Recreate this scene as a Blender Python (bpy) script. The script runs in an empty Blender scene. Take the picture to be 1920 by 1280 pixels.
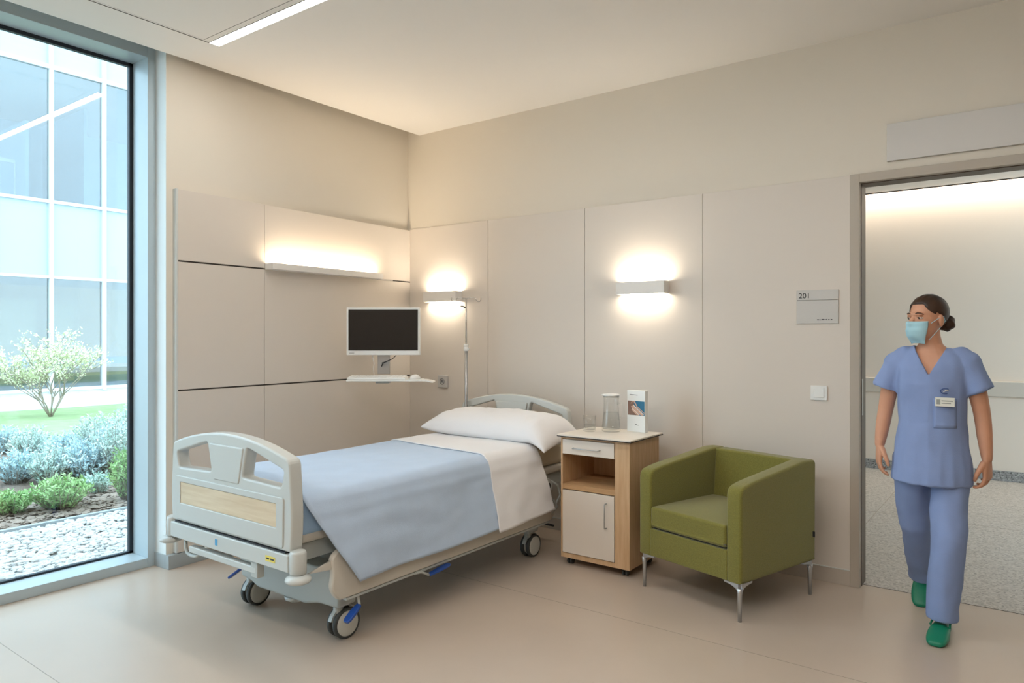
import bpy, bmesh, math, random
from mathutils import Vector, Matrix, noise
random.seed(7)
PI = math.pi
C = bpy.context.scene.collection
sc = bpy.context.scene

# ------------------------------------------------------------------ camera
cam = bpy.data.cameras.new('camera')
cam.sensor_width = 36.0
cam.lens = 36.0 * 1331.0 / 1920.0
cam.shift_y = -10.0 / 1920.0
cam.clip_start = 0.05
cam.clip_end = 200
co = bpy.data.objects.new('camera', cam)
C.objects.link(co)
co.location = (0, 0, 1.45)
co.rotation_euler = (PI / 2, 0, math.atan(979 / 1331.0))
sc.camera = co

# ------------------------------------------------------------------ world (bright overcast sky) and exposure
w = bpy.data.worlds.new('overcast_sky')
sc.world = w
w.use_nodes = True
bg = w.node_tree.nodes['Background']
bg.inputs[0].default_value = (0.62, 0.84, 1.0, 1)
bg.inputs[1].default_value = 4.9
sc.view_settings.view_transform = 'Standard'
sc.view_settings.look = 'None'
sc.view_settings.exposure = 0.3
sc.view_settings.gamma = 1.0
sc.view_settings.use_curve_mapping = False
WARM = (1.0, 0.80, 0.58)
NEUTRAL = (1.0, 0.93, 0.84)


# ------------------------------------------------------------------ materials
def lin(c):
    return tuple(((v / 255) / 12.92 if v / 255 <= 0.04045 else ((v / 255 + 0.055) / 1.055) ** 2.4) for v in c)


def M(name, rgb, rough=0.6, metal=0.0, var=0.0, vscale=20.0, bump=0.0, bscale=60.0, stretch=None, rgb2=None,
      spec=0.5, sheen=0.0, dist=0.002, coat=0.0):
    m = bpy.data.materials.new(name)
    m.use_nodes = True
    nt = m.node_tree
    b = nt.nodes['Principled BSDF']
    col = lin(rgb)
    b.inputs['Base Color'].default_value = (*col, 1)
    b.inputs['Roughness'].default_value = rough
    b.inputs['Metallic'].default_value = metal
    b.inputs['Specular IOR Level'].default_value = spec
    b.inputs['Sheen Weight'].default_value = sheen
    b.inputs['Coat Weight'].default_value = coat
    tc = nt.nodes.new('ShaderNodeTexCoord')
    mp = nt.nodes.new('ShaderNodeMapping')
    nt.links.new(tc.outputs['Object'], mp.inputs[0])
    if stretch:
        mp.inputs['Scale'].default_value = stretch
    if var > 0 or rgb2:
        n = nt.nodes.new('ShaderNodeTexNoise')
        n.inputs['Scale'].default_value = vscale
        n.inputs['Detail'].default_value = 5
        nt.links.new(mp.outputs[0], n.inputs['Vector'])
        r = nt.nodes.new('ShaderNodeValToRGB')
        c2 = lin(rgb2) if rgb2 else tuple(v * (1 - var) for v in col)
        r.color_ramp.elements[0].color = (*c2, 1)
        r.color_ramp.elements[0].position = 0.3
        r.color_ramp.elements[1].color = (*col, 1)
        r.color_ramp.elements[1].position = 0.7
        nt.links.new(n.outputs['Fac'], r.inputs[0])
        nt.links.new(r.outputs[0], b.inputs['Base Color'])
    if bump > 0:
        n2 = nt.nodes.new('ShaderNodeTexNoise')
        n2.inputs['Scale'].default_value = bscale
        n2.inputs['Detail'].default_value = 4
        nt.links.new(mp.outputs[0], n2.inputs['Vector'])
        bp = nt.nodes.new('ShaderNodeBump')
        bp.inputs['Strength'].default_value = bump
        bp.inputs['Distance'].default_value = dist
        nt.links.new(n2.outputs['Fac'], bp.inputs['Height'])
        nt.links.new(bp.outputs[0], b.inputs['Normal'])
    return m


def emis(name, rgb, strength):
    m = bpy.data.materials.new(name)
    m.use_nodes = True
    nt = m.node_tree
    nt.nodes.clear()
    e = nt.nodes.new('ShaderNodeEmission')
    o = nt.nodes.new('ShaderNodeOutputMaterial')
    e.inputs[0].default_value = (*rgb, 1)
    e.inputs[1].default_value = strength
    nt.links.new(e.outputs[0], o.inputs[0])
    return m


def schlick(nt, f0):
    lw = nt.nodes.new('ShaderNodeLayerWeight')
    lw.inputs[0].default_value = 0.5
    pw = nt.nodes.new('ShaderNodeMath')
    pw.operation = 'POWER'
    pw.inputs[1].default_value = 5.0
    nt.links.new(lw.outputs['Facing'], pw.inputs[0])
    ma = nt.nodes.new('ShaderNodeMath')
    ma.operation = 'MULTIPLY_ADD'
    ma.inputs[1].default_value = 1 - f0
    ma.inputs[2].default_value = f0
    nt.links.new(pw.outputs[0], ma.inputs[0])
    return ma.outputs[0]


def pane_mat(name, tint, refl=1.0, extra=0.0, haze=0.0, hazecol=(1, 1, 1)):
    """window glass: clear pane with Fresnel reflection"""
    m = bpy.data.materials.new(name)
    m.use_nodes = True
    nt = m.node_tree
    nt.nodes.clear()
    o = nt.nodes.new('ShaderNodeOutputMaterial')
    t = nt.nodes.new('ShaderNodeBsdfTransparent')
    t.inputs[0].default_value = (*tint, 1)
    g = nt.nodes.new('ShaderNodeBsdfGlossy')
    g.inputs['Roughness'].default_value = 0.0
    fr = schlick(nt, 0.042)
    ma = nt.nodes.new('ShaderNodeMath')
    ma.operation = 'MULTIPLY_ADD'
    ma.inputs[1].default_value = refl
    ma.inputs[2].default_value = extra
    ma.use_clamp = True
    mx = nt.nodes.new('ShaderNodeMixShader')
    nt.links.new(fr, ma.inputs[0])
    nt.links.new(ma.outputs[0], mx.inputs[0])
    last = t
    if haze > 0:
        d = nt.nodes.new('ShaderNodeBsdfTranslucent')
        d.inputs[0].default_value = (*hazecol, 1)
        d2 = nt.nodes.new('ShaderNodeBsdfDiffuse')
        d2.inputs[0].default_value = (*hazecol, 1)
        ad = nt.nodes.new('ShaderNodeMixShader')
        ad.inputs[0].default_value = 0.5
        nt.links.new(d.outputs[0], ad.inputs[1])
        nt.links.new(d2.outputs[0], ad.inputs[2])
        m2 = nt.nodes.new('ShaderNodeMixShader')
        m2.inputs[0].default_value = haze
        nt.links.new(t.outputs[0], m2.inputs[1])
        nt.links.new(ad.outputs[0], m2.inputs[2])
        last = m2
    nt.links.new(last.outputs[0], mx.inputs[1])
    nt.links.new(g.outputs[0], mx.inputs[2])
    nt.links.new(mx.outputs[0], o.inputs[0])
    return m


def terrazzo(name, base, specks, scale=90, rough=0.45):
    m = M(name, base, rough)
    nt = m.node_tree
    b = nt.nodes['Principled BSDF']
    tc = [n for n in nt.nodes if n.type == 'TEX_COORD'][0]
    v = nt.nodes.new('ShaderNodeTexVoronoi')
    v.inputs['Scale'].default_value = scale
    nt.links.new(tc.outputs['Object'], v.inputs['Vector'])
    sp = nt.nodes.new('ShaderNodeSeparateColor')
    nt.links.new(v.outputs['Color'], sp.inputs[0])
    r = nt.nodes.new('ShaderNodeValToRGB')
    r.color_ramp.interpolation = 'CONSTANT'
    els = r.color_ramp.elements
    els[0].color = (*lin(base), 1)
    for k, (p, c) in enumerate(specks):
        e = els[1] if k == 0 else els.new(p)
        e.position = p
        e.color = (*lin(c), 1)
    nt.links.new(sp.outputs[0], r.inputs[0])
    nt.links.new(r.outputs[0], b.inputs['Base Color'])
    return m


m_plaster = M('warm_plaster', (222, 215, 202), 0.85, bump=0.08, bscale=180)
m_panel = M('beige_panel', (213, 205, 195), 0.5, bump=0.02, bscale=40)
m_panel_edge = M('panel_edge_strip', (205, 208, 205), 0.45)
m_rear = M('rear_wall_darkened', (168, 152, 134), 0.7)  # unseen walls, colour set darker to cut bounce light and raise contrast
m_groove = M('dark_groove', (70, 66, 62), 0.8)
m_ceiling = M('ceiling_white', (232, 230, 226), 0.9)
m_return = M('white_plaster_return', (226, 232, 232), 0.8)
m_floor = M('vinyl_floor', (190, 175, 160), 0.30, var=0.05, vscale=3, bump=0.02, bscale=120, spec=0.6)
m_seam = M('floor_seam', (150, 140, 126), 0.5)
m_alu = M('window_aluminium', (178, 192, 198), 0.4, metal=0.1)
m_gasket = M('black_gasket', (26, 34, 44), 0.5)
m_base_a = M('grey_baseboard', (160, 168, 170), 0.5)
m_base_b = M('taupe_baseboard', (186, 176, 164), 0.5)
m_doorframe = M('door_frame_paint', (176, 167, 154), 0.45)
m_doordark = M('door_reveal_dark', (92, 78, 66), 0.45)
m_plate = M('sign_plate', (196, 194, 190), 0.4, metal=0.1)
m_black = M('black_print', (20, 26, 30), 0.6)
m_grey_print = M('grey_print', (120, 120, 122), 0.6)
m_white = M('white_plastic', (232, 234, 232), 0.35)
m_lampwhite = M('lamp_white', (226, 224, 220), 0.5)
m_bedplastic = M('bed_cream_plastic', (192, 196, 193), 0.38, coat=0.15)
m_bedgrey = M('bed_grey_paint', (176, 182, 180), 0.45)
m_bedrail = M('bed_rail_plastic', (200, 196, 186), 0.45)
m_chrome = M('chrome', (200, 200, 200), 0.18, metal=1.0)
m_satin = M('satin_aluminium', (190, 192, 194), 0.32, metal=0.9)
m_blueplastic = M('blue_pedal_plastic', (32, 76, 158), 0.35)
m_tyre = M('dark_grey_tyre', (60, 64, 64), 0.6)
m_wheelgrey = M('wheel_cover_grey', (196, 198, 192), 0.45)
m_darkplastic = M('dark_plastic', (40, 42, 46), 0.5)
m_oak = M('light_oak', (206, 172, 134), 0.5, rgb2=(190, 154, 114), vscale=6, stretch=(9, 9, 0.8), bump=0.03)
m_oak_h = M('pale_oak_inlay', (216, 200, 172), 0.5, rgb2=(202, 182, 150), vscale=5, stretch=(0.8, 9, 12))
m_oak_in = M('oak_interior', (196, 158, 116), 0.55, rgb2=(176, 138, 96), vscale=6, stretch=(0.8, 9, 9))
m_cabwhite = M('cabinet_white', (218, 208, 196), 0.4)
m_cabtop = M('worktop_laminate', (228, 220, 208), 0.35)
m_cabedge = M('worktop_dark_edge', (30, 22, 20), 0.5)
m_blanket = M('light_blue_blanket', (180, 200, 224), 0.95, var=0.06, vscale=8, bump=0.5, bscale=420, sheen=0.3)
m_blanket2 = M('light_blue_sheet', (160, 192, 224), 0.9, bump=0.3, bscale=300)
m_sheet = M('white_linen', (228, 228, 230), 0.9, bump=0.25, bscale=350, sheen=0.1)
m_mattress = M('cream_mattress', (206, 196, 176), 0.9, bump=0.3, bscale=200)
m_green = M('olive_green_wool', (126, 121, 52), 0.95, rgb2=(108, 104, 40), vscale=160, bump=0.6, bscale=700, sheen=0.25)
m_screen = M('dark_screen', (30, 28, 27), 0.22)
m_skin = M('skin', (206, 152, 122), 0.55, var=0.08, vscale=14)
m_scrub = M('blue_scrub_cotton', (134, 154, 198), 0.9, var=0.06, vscale=9, bump=0.3, bscale=300)
m_hair = M('brown_hair', (62, 38, 20), 0.5, rgb2=(40, 24, 12), vscale=30, stretch=(1, 1, 0.2), bump=0.4, bscale=60)
m_mask = M('light_blue_mask', (170, 214, 228), 0.85)
m_clog = M('green_clog', (10, 122, 92), 0.4)
m_eye = M('eye_white', (225, 220, 214), 0.3)
m_iris = M('eye_dark', (46, 30, 22), 0.25)
m_brow = M('eyebrow_brown', (70, 44, 28), 0.8)
m_lip = M('lip', (176, 104, 92), 0.5)
m_badge = M('badge_plastic', (222, 222, 212), 0.35)
m_badge2 = M('badge_print', (150, 152, 146), 0.6)
m_terr = terrazzo('terrazzo_floor', (186, 182, 176), [(0.45, (172, 168, 163)), (0.62, (198, 194, 188)), (0.8, (164, 160, 154)), (0.92, (146, 143, 138))])
m_terrd = terrazzo('terrazzo_skirting', (150, 148, 146), [(0.45, (130, 128, 126)), (0.7, (172, 170, 166)), (0.88, (96, 94, 92))])
m_cwall = M('corridor_wall_paint', (228, 214, 198), 0.8)
m_glass = pane_mat('clear_window_glass', (0.97, 0.99, 0.99), refl=1.0, extra=0.03)
m_fglass = pane_mat('facade_glass', (0.72, 0.78, 0.80), refl=1.6, extra=0.06)
m_white_frame = M('facade_white_frame', (206, 208, 210), 0.5)
m_spandrel = M('facade_pale_spandrel', (158, 172, 178), 0.4)
m_fslab = M('facade_slab_grey', (170, 184, 194), 0.8)
m_fbeige = M('facade_interior_beige', (226, 196, 150), 0.8)
m_fgrey = M('facade_interior_grey', (150, 168, 180), 0.8)
m_concrete = M('pale_concrete', (196, 198, 196), 0.8, var=0.1)
m_soil = M('mulch_brown', (138, 120, 106), 0.95, rgb2=(96, 80, 70), vscale=30, bump=1.0, bscale=50, dist=0.02)
m_chip = M('bark_chip', (156, 138, 124), 0.9, var=0.4, vscale=9)
m_gravel = M('white_gravel_bed', (176, 175, 172), 0.9, rgb2=(130, 129, 128), vscale=40, bump=1.0, bscale=60, dist=0.02)
m_pebble = M('white_pebble', (208, 207, 203), 0.8, rgb2=(172, 171, 170), vscale=9)
m_lawn = M('lawn_green', (128, 150, 100), 0.95, rgb2=(146, 164, 118), vscale=4, bump=0.6, bscale=200, dist=0.01)
m_leaf_silver = M('silver_green_leaf', (176, 204, 190), 0.7, rgb2=(206, 222, 214), vscale=5)
m_leaf_green = M('fresh_green_leaf', (136, 180, 110), 0.7, rgb2=(170, 200, 140), vscale=5)
m_leaf_blue = M('blue_grey_leaf', (160, 194, 200), 0.7, rgb2=(196, 218, 222), vscale=5)
m_leaf_tree = M('pale_yellow_green_leaf', (206, 214, 160), 0.7, rgb2=(238, 236, 214), vscale=9)
m_bark = M('grey_brown_bark', (146, 134, 118), 0.9)
m_steel = M('steel_edging', (170, 176, 180), 0.5, metal=0.3)


def water_glass(name, col=(1, 1, 1), ior=1.45):
    m = bpy.data.materials.new(name)
    m.use_nodes = True
    nt = m.node_tree
    nt.nodes.clear()
    o = nt.nodes.new('ShaderNodeOutputMaterial')
    t = nt.nodes.new('ShaderNodeBsdfTransparent')
    t.inputs[0].default_value = (*col, 1)
    g = nt.nodes.new('ShaderNodeBsdfGlossy')
    g.inputs['Roughness'].default_value = 0.02
    lw = schlick(nt, ((ior - 1) / (ior + 1)) ** 2)
    mx = nt.nodes.new('ShaderNodeMixShader')
    nt.links.new(lw, mx.inputs[0])
    nt.links.new(t.outputs[0], mx.inputs[1])
    nt.links.new(g.outputs[0], mx.inputs[2])
    nt.links.new(mx.outputs[0], o.inputs[0])
    return m


m_drink = water_glass('drinking_glass', (0.985, 0.99, 0.988), 1.45)
m_water = water_glass('water', (0.965, 0.975, 0.975), 1.25)


# ------------------------------------------------------------------ helpers
def obj(name, bm, mat, parent=None, bevel=0.0, seg=2, smooth=None, loc=None, rot=None, subsurf=0):
    me = bpy.data.meshes.new(name)
    bmesh.ops.recalc_face_normals(bm, faces=bm.faces)
    bm.to_mesh(me)
    bm.free()
    o = bpy.data.objects.new(name, me)
    C.objects.link(o)
    mats = mat if isinstance(mat, (list, tuple)) else [mat]
    for mm in mats:
        me.materials.append(mm)
    if parent:
        o.parent = parent
    if loc:
        o.location = loc
    if rot:
        o.rotation_euler = rot
    if smooth is None:
        smooth = bevel > 0 or subsurf > 0
    if smooth:
        for p in me.polygons:
            p.use_smooth = True
    if bevel > 0:
        b = o.modifiers.new('bevel', 'BEVEL')
        b.width = bevel
        b.segments = seg
        b.limit_method = 'ANGLE'
        b.angle_limit = math.radians(40)
        b.harden_normals = True
    if subsurf:
        s = o.modifiers.new('sub', 'SUBSURF')
        s.levels = subsurf
        s.render_levels = subsurf
    return o


def thing(name, label, cat, loc=(0, 0, 0), rotz=0, group=None):
    o = bpy.data.objects.new(name, None)
    C.objects.link(o)
    o.empty_display_size = 0.1
    o.location = loc
    o.rotation_euler = (0, 0, rotz)
    return tag(o, label, cat, group)


def tag(o, label, cat, group=None, kind=None):
    o['label'] = label
    o['category'] = cat
    if group:
        o['group'] = group
    if kind:
        o['kind'] = kind
    return o


def struct(name, bm, m, parent=None, label=None, **k):
    o = obj(name, bm, m, parent, **k)
    if not parent:
        o['kind'] = 'structure'
        if label:
            o['label'] = label
    return o


def B(*boxes):
    """bmesh of boxes given as (x0,x1,y0,y1,z0,z1)"""
    bm = bmesh.new()
    for b in boxes:
        box(bm, *b)
    return bm


def box(bm, x0, x1, y0, y1, z0, z1, mat=0, mtx=None):
    vs = [bm.verts.new(Vector(p) if mtx is None else mtx @ Vector(p)) for p in
          ((x0, y0, z0), (x1, y0, z0), (x1, y1, z0), (x0, y1, z0), (x0, y0, z1), (x1, y0, z1), (x1, y1, z1), (x0, y1, z1))]
    for f in ((0, 3, 2, 1), (4, 5, 6, 7), (0, 1, 5, 4), (1, 2, 6, 5), (2, 3, 7, 6), (3, 0, 4, 7)):
        bm.faces.new([vs[i] for i in f]).material_index = mat
    return vs


def frame_from(d):
    d = Vector(d).normalized()
    up = Vector((0, 0, 1)) if abs(d.z) < 0.95 else Vector((0, 1, 0))
    a = up.cross(d).normalized()
    b = d.cross(a)
    return a, b


def tube(bm, pts, r, seg=10, mat=0, caps=True):
    """round tube along a path; r a number or a list"""
    pts = [Vector(p) for p in pts]
    n = len(pts)
    rs = r if isinstance(r, (list, tuple)) else [r] * n
    rings = []
    a = None
    for i, p in enumerate(pts):
        if i == 0:
            d = pts[1] - pts[0]
        elif i == n - 1:
            d = pts[-1] - pts[-2]
        else:
            d = (pts[i + 1] - pts[i]).normalized() + (pts[i] - pts[i - 1]).normalized()
        d.normalize()
        if a is None:
            a, b = frame_from(d)
        else:
            a = (a - d * a.dot(d)).normalized()
            b = d.cross(a)
        rings.append([bm.verts.new(p + rs[i] * (math.cos(2 * PI * k / seg) * a + math.sin(2 * PI * k / seg) * b)) for k in range(seg)])
    for i in range(n - 1):
        for k in range(seg):
            f = bm.faces.new((rings[i][k], rings[i][(k + 1) % seg], rings[i + 1][(k + 1) % seg], rings[i + 1][k]))
            f.smooth = True
            f.material_index = mat
    if caps:
        bm.faces.new(rings[0][::-1]).material_index = mat
        bm.faces.new(rings[-1]).material_index = mat
    return rings


def loft(bm, rings, caps=True, mat=0):
    """rings: lists of points with the same count"""
    R = [[bm.verts.new(Vector(p)) for p in r] for r in rings]
    n = len(R[0])
    for i in range(len(R) - 1):
        for k in range(n):
            bm.faces.new((R[i][k], R[i][(k + 1) % n], R[i + 1][(k + 1) % n], R[i + 1][k])).material_index = mat
    if caps:
        bm.faces.new(R[0][::-1]).material_index = mat
        bm.faces.new(R[-1]).material_index = mat
    return R


def ell(c, rx, ry, n=20, ax=None, sq=1.0, tilt=0.0):
    """horizontal (or ax-oriented) ellipse ring"""
    c = Vector(c)
    out = []
    if ax is None:
        a, b = Vector((1, 0, 0)), Vector((0, 1, 0))
    else:
        a, b = ax
    for k in range(n):
        t = 2 * PI * k / n
        ct, st = math.cos(t), math.sin(t)
        ct = math.copysign(abs(ct) ** sq, ct)
        st = math.copysign(abs(st) ** sq, st)
        out.append(c + a * rx * ct + b * ry * st + Vector((0, 0, tilt * ry * st)))
    return out


def lathe(bm, prof, seg=28, c=(0, 0), mat=0, close=False):
    rings = []
    for r, z in prof:
        rings.append([bm.verts.new((c[0] + r * math.cos(2 * PI * k / seg), c[1] + r * math.sin(2 * PI * k / seg), z)) for k in range(seg)])
    m = len(rings)
    for i in range(m - 1 + (1 if close else 0)):
        for k in range(seg):
            f = bm.faces.new((rings[i][k], rings[i][(k + 1) % seg], rings[(i + 1) % m][(k + 1) % seg], rings[(i + 1) % m][k]))
            f.smooth = True
            f.material_index = mat
    if not close:
        bm.faces.new(rings[0][::-1]).material_index = mat
        bm.faces.new(rings[-1]).material_index = mat


def cyl(bm, p0, p1, r, seg=20, mat=0):
    tube(bm, [p0, p1], r, seg, mat)


def sphere(bm, c, r, sc=(1, 1, 1), u=16, v=10, mtx=None, mat=0):
    m = Matrix.Translation(Vector(c)) @ (mtx if mtx is not None else Matrix.Identity(4)) @ Matrix.Diagonal((r * sc[0], r * sc[1], r * sc[2], 1))
    res = bmesh.ops.create_uvsphere(bm, u_segments=u, v_segments=v, radius=1, matrix=m)
    for vv in res['verts']:
        for f in vv.link_faces:
            f.smooth = True
            f.material_index = mat


def baked(o, name=None):
    """a mesh with the modifiers of o applied; o itself is removed"""
    dg = bpy.context.evaluated_depsgraph_get()
    dg.update()
    me = bpy.data.meshes.new_from_object(o.evaluated_get(dg))
    bpy.data.objects.remove(o)
    return me


def plate(outer, holes, thick, bevel=0.0, res=2):
    """flat shape in XZ with holes, thickness along Y centred on 0; returns a mesh"""
    cu = bpy.data.curves.new('c', 'CURVE')
    cu.dimensions = '2D'
    cu.fill_mode = 'BOTH'
    cu.extrude = max(thick / 2 - bevel, 0.0001)
    cu.bevel_depth = bevel
    cu.bevel_resolution = res
    cu.offset = -bevel
    for poly in [outer] + list(holes):
        s = cu.splines.new('POLY')
        s.points.add(len(poly) - 1)
        for p, (x, z) in zip(s.points, poly):
            p.co = (x, z, 0, 1)
        s.use_cyclic_u = True
    o = bpy.data.objects.new('c', cu)
    C.objects.link(o)
    me = baked(o)
    me.transform(Matrix.Rotation(PI / 2, 4, 'X'))
    return me


def meshobj(name, me, mat, parent=None, smooth=False, loc=None, rot=None):
    me.materials.clear()
    me.materials.append(mat)
    o = bpy.data.objects.new(name, me)
    C.objects.link(o)
    o.parent = parent
    if loc:
        o.location = loc
    if rot:
        o.rotation_euler = rot
    if smooth:
        for p in me.polygons:
            p.use_smooth = True
    return o


def rrect(x0, x1, z0, z1, r, n=5):
    pts = []
    for cx, cz, a0 in ((x1 - r, z1 - r, 0), (x0 + r, z1 - r, 90), (x0 + r, z0 + r, 180), (x1 - r, z0 + r, 270)):
        for k in range(n + 1):
            a = math.radians(a0 + 90 * k / n)
            pts.append((cx + r * math.cos(a), cz + r * math.sin(a)))
    return pts


def rpoly(pts, r, n=4):
    """round the corners of a polygon"""
    out = []
    m = len(pts)
    rr = r if isinstance(r, (list, tuple)) else [r] * m
    for i in range(m):
        p = Vector((pts[i][0], pts[i][1]))
        a = Vector(pts[i - 1]) - p
        b = Vector(pts[(i + 1) % m]) - p
        q = min(rr[i], a.length * 0.45, b.length * 0.45)
        if q <= 0:
            out.append(tuple(p))
            continue
        p0 = p + a.normalized() * q
        p1 = p + b.normalized() * q
        for k in range(n + 1):
            t = k / n
            out.append(tuple((1 - t) ** 2 * p0 + 2 * t * (1 - t) * p + t * t * p1))
    return out


def copy_tree(o, parent=None):
    c = o.copy()
    C.objects.link(c)
    c.parent = parent
    for ch in list(o.children):
        copy_tree(ch, c)
    return c


def remeshed(bm, voxel, smooth_it=4, factor=0.5):
    """one continuous surface from overlapping closed pieces"""
    me = bpy.data.meshes.new('r')
    bmesh.ops.recalc_face_normals(bm, faces=bm.faces)
    bm.to_mesh(me)
    bm.free()
    o = bpy.data.objects.new('r', me)
    C.objects.link(o)
    r = o.modifiers.new('r', 'REMESH')
    r.mode = 'VOXEL'
    r.voxel_size = voxel
    s = o.modifiers.new('s', 'SMOOTH')
    s.iterations = smooth_it
    s.factor = factor
    me2 = baked(o)
    for p in me2.polygons:
        p.use_smooth = True
    return me2


def text_mesh(txt, size, extr=0.0006):
    cu = bpy.data.curves.new('t', 'FONT')
    cu.body = txt
    cu.size = size
    cu.extrude = extr
    o = bpy.data.objects.new('t', cu)
    C.objects.link(o)
    return baked(o)


#==STRUCTURE
# ------------------------------------------------------------------ room shell
YB = 4.497          # face of the head wall
ZC = 3.195          # ceiling height
XL = -4.31          # edge of the ceiling slab on the window side
XD0, XD1 = -0.81, 0.55   # door opening
ZD = 2.335
XR, YN = 1.6, -1.6  # right-hand wall and wall behind the viewer

struct('floor', B((-4.75, XR + 0.15, YN - 0.1, 4.555, -0.2, 0.0)), m_floor)
bm = bmesh.new()
for y in (3.27, 1.27):
    box(bm, -4.3, XR, y - 0.0015, y + 0.0015, -0.001, 0.0006)
for x in (-0.15,):
    pass
struct('trim_1', bm, m_seam)
# ceiling: main slab with a shadow gap along the window wall, an access panel and a strip luminaire recess
SX0, SX1, SY0, SY1 = -3.955, 0.6, 2.338, 2.40
bm = B((XL, XR, SY1, YB, ZC, ZC + 0.12), (XL, XR, YN, SY0, ZC, ZC + 0.12), (XL, SX0, SY0, SY1, ZC, ZC + 0.12),
       (SX1, XR, SY0, SY1, ZC, ZC + 0.12), (SX0, SX1, SY0, SY1, ZC + 0.05, ZC + 0.12), (-4.9, XR, YN, YB + 0.1, ZC + 0.16, ZC + 0.3))
struct('ceiling', bm, m_ceiling)
# flush ceiling panel beside the light: dark joint lines and raised inner sheet
cp = thing('ceiling_panel', 'large flush white ceiling panel with thin dark joints beside the recessed light strip', 'ceiling panel', (-2.6, 1.6, ZC))
obj('panel_joint', B((-1.335, 1.3, -0.9, 0.693, -0.0015, 0.0)), m_groove, cp)
obj('panel_sheet', B((-1.328, 1.293, -0.893, 0.686, -0.004, -0.0016)), m_ceiling, cp)
bm = B((-1.355, -1.351, -0.9, 0.735, -0.002, 0.0), (-1.355, 1.3, 0.731, 0.7345, -0.002, 0.0))
obj('outer_joint', bm, m_groove, cp)

# head wall with the door opening
T = 0.12
bm = B((-4.75, XD0 - 0.05, YB, YB + T, 0, ZC + 0.16), (XD1 + 0.05, XR, YB, YB + T, 0, ZC + 0.16),
       (XD0 - 0.05, XD1 + 0.05, YB, YB + T, ZD + 0.05, ZC + 0.16))
struct('wall_back', bm, m_plaster)
struct('wall_right', B((XR, XR + 0.12, YN, YB + T, 0, ZC + 0.16)), m_rear)
struct('wall_front', B((-4.9, XR + 0.12, YN - 0.12, YN, 0, ZC + 0.16)), m_rear)

# cladding panels on the head wall
seams = [-4.41, -3.537, -2.64, -1.748, XD0 - 0.05]
for i in range(4):
    a, b = seams[i], seams[i + 1]
    p = struct('wall_panel_back', B((a + 0.0012, b - 0.0012, YB - 0.014, YB + 0.002, 0.09, 2.383)), m_panel, bevel=0.0012, seg=1)
# window-side wall, very slightly splayed, in its own frame: x towards the room, y away from the camera
WA = bpy.data.objects.new('wall_left', None)
C.objects.link(WA)
WA['kind'] = 'structure'
WA.location = (-4.408, YB, 0)
WA.rotation_euler = (0, 0, math.asin(0.0371))
obj('wall_body', B((-0.34, -0.04, -2.205, 0.02, 0, ZC + 0.16)), m_plaster, WA)
obj('return_face', B((-0.34, -0.04, -2.2085, -2.205, 0.0, ZC + 0.16)), m_return, WA)
SE = -2.163
sv = -1.513
rows = [(0.09, 1.103), (1.113, 1.918), (1.928, 2.374)]
for (z0, z1) in rows:
    obj('panel_sheet', B((-0.036, 0, SE + 0.012, sv - 0.0015, z0, z1)), m_panel, WA, bevel=0.0012, seg=1)
    obj('panel_sheet', B((-0.036, 0, sv + 0.0015, -0.002, z0, z1)), m_panel, WA, bevel=0.0012, seg=1)
obj('panel_backing', B((-0.0395, -0.012, SE + 0.012, -0.001, 0.09, 2.37)), m_groove, WA)
obj('panel_end_strip', B((-0.04, 0.0, SE, SE + 0.012, 0.09, 2.376)), m_panel_edge, WA)
# baseboards
struct('baseboard_back', B((-4.36, XD0 - 0.05, YB - 0.02, YB, 0, 0.088)), m_base_b, bevel=0.002)
struct('trim_2', B((-4.36, XD0 - 0.05, YB - 0.0215, YB - 0.014, 0.088, 0.0925)), m_panel_edge)
o = struct('baseboard_left', B((-0.04, 0.004, -2.215, 0, 0, 0.086)), m_base_a, bevel=0.002)
o.location = WA.location
o.rotation_euler = WA.rotation_euler
o = struct('baseboard_window_side', B((-0.16, -0.036, -2.2155, -2.208, 0, 0.086)), m_base_a)
o.location = WA.location
o.rotation_euler = WA.rotation_euler

# door frame (opening into the corridor)
fx = 0.05
bm = B((XD0 - fx, XD0, YB - 0.022, YB + 0.02, 0, ZD + fx), (XD0, XD1, YB - 0.022, YB + 0.02, ZD, ZD + fx),
       (XD1, XD1 + fx, YB - 0.022, YB + 0.02, 0, ZD + fx))
d1 = struct('door_1', bm, m_doorframe, bevel=0.002)
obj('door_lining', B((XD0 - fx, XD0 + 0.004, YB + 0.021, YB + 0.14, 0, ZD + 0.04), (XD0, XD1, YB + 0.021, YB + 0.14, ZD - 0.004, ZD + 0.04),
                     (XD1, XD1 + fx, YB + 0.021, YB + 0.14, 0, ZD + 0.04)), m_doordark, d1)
obj('strike_plate', B((XD0 + 0.0035, XD0 + 0.006, YB + 0.03, YB + 0.055, 0.99, 1.2)), m_satin, d1)

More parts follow.
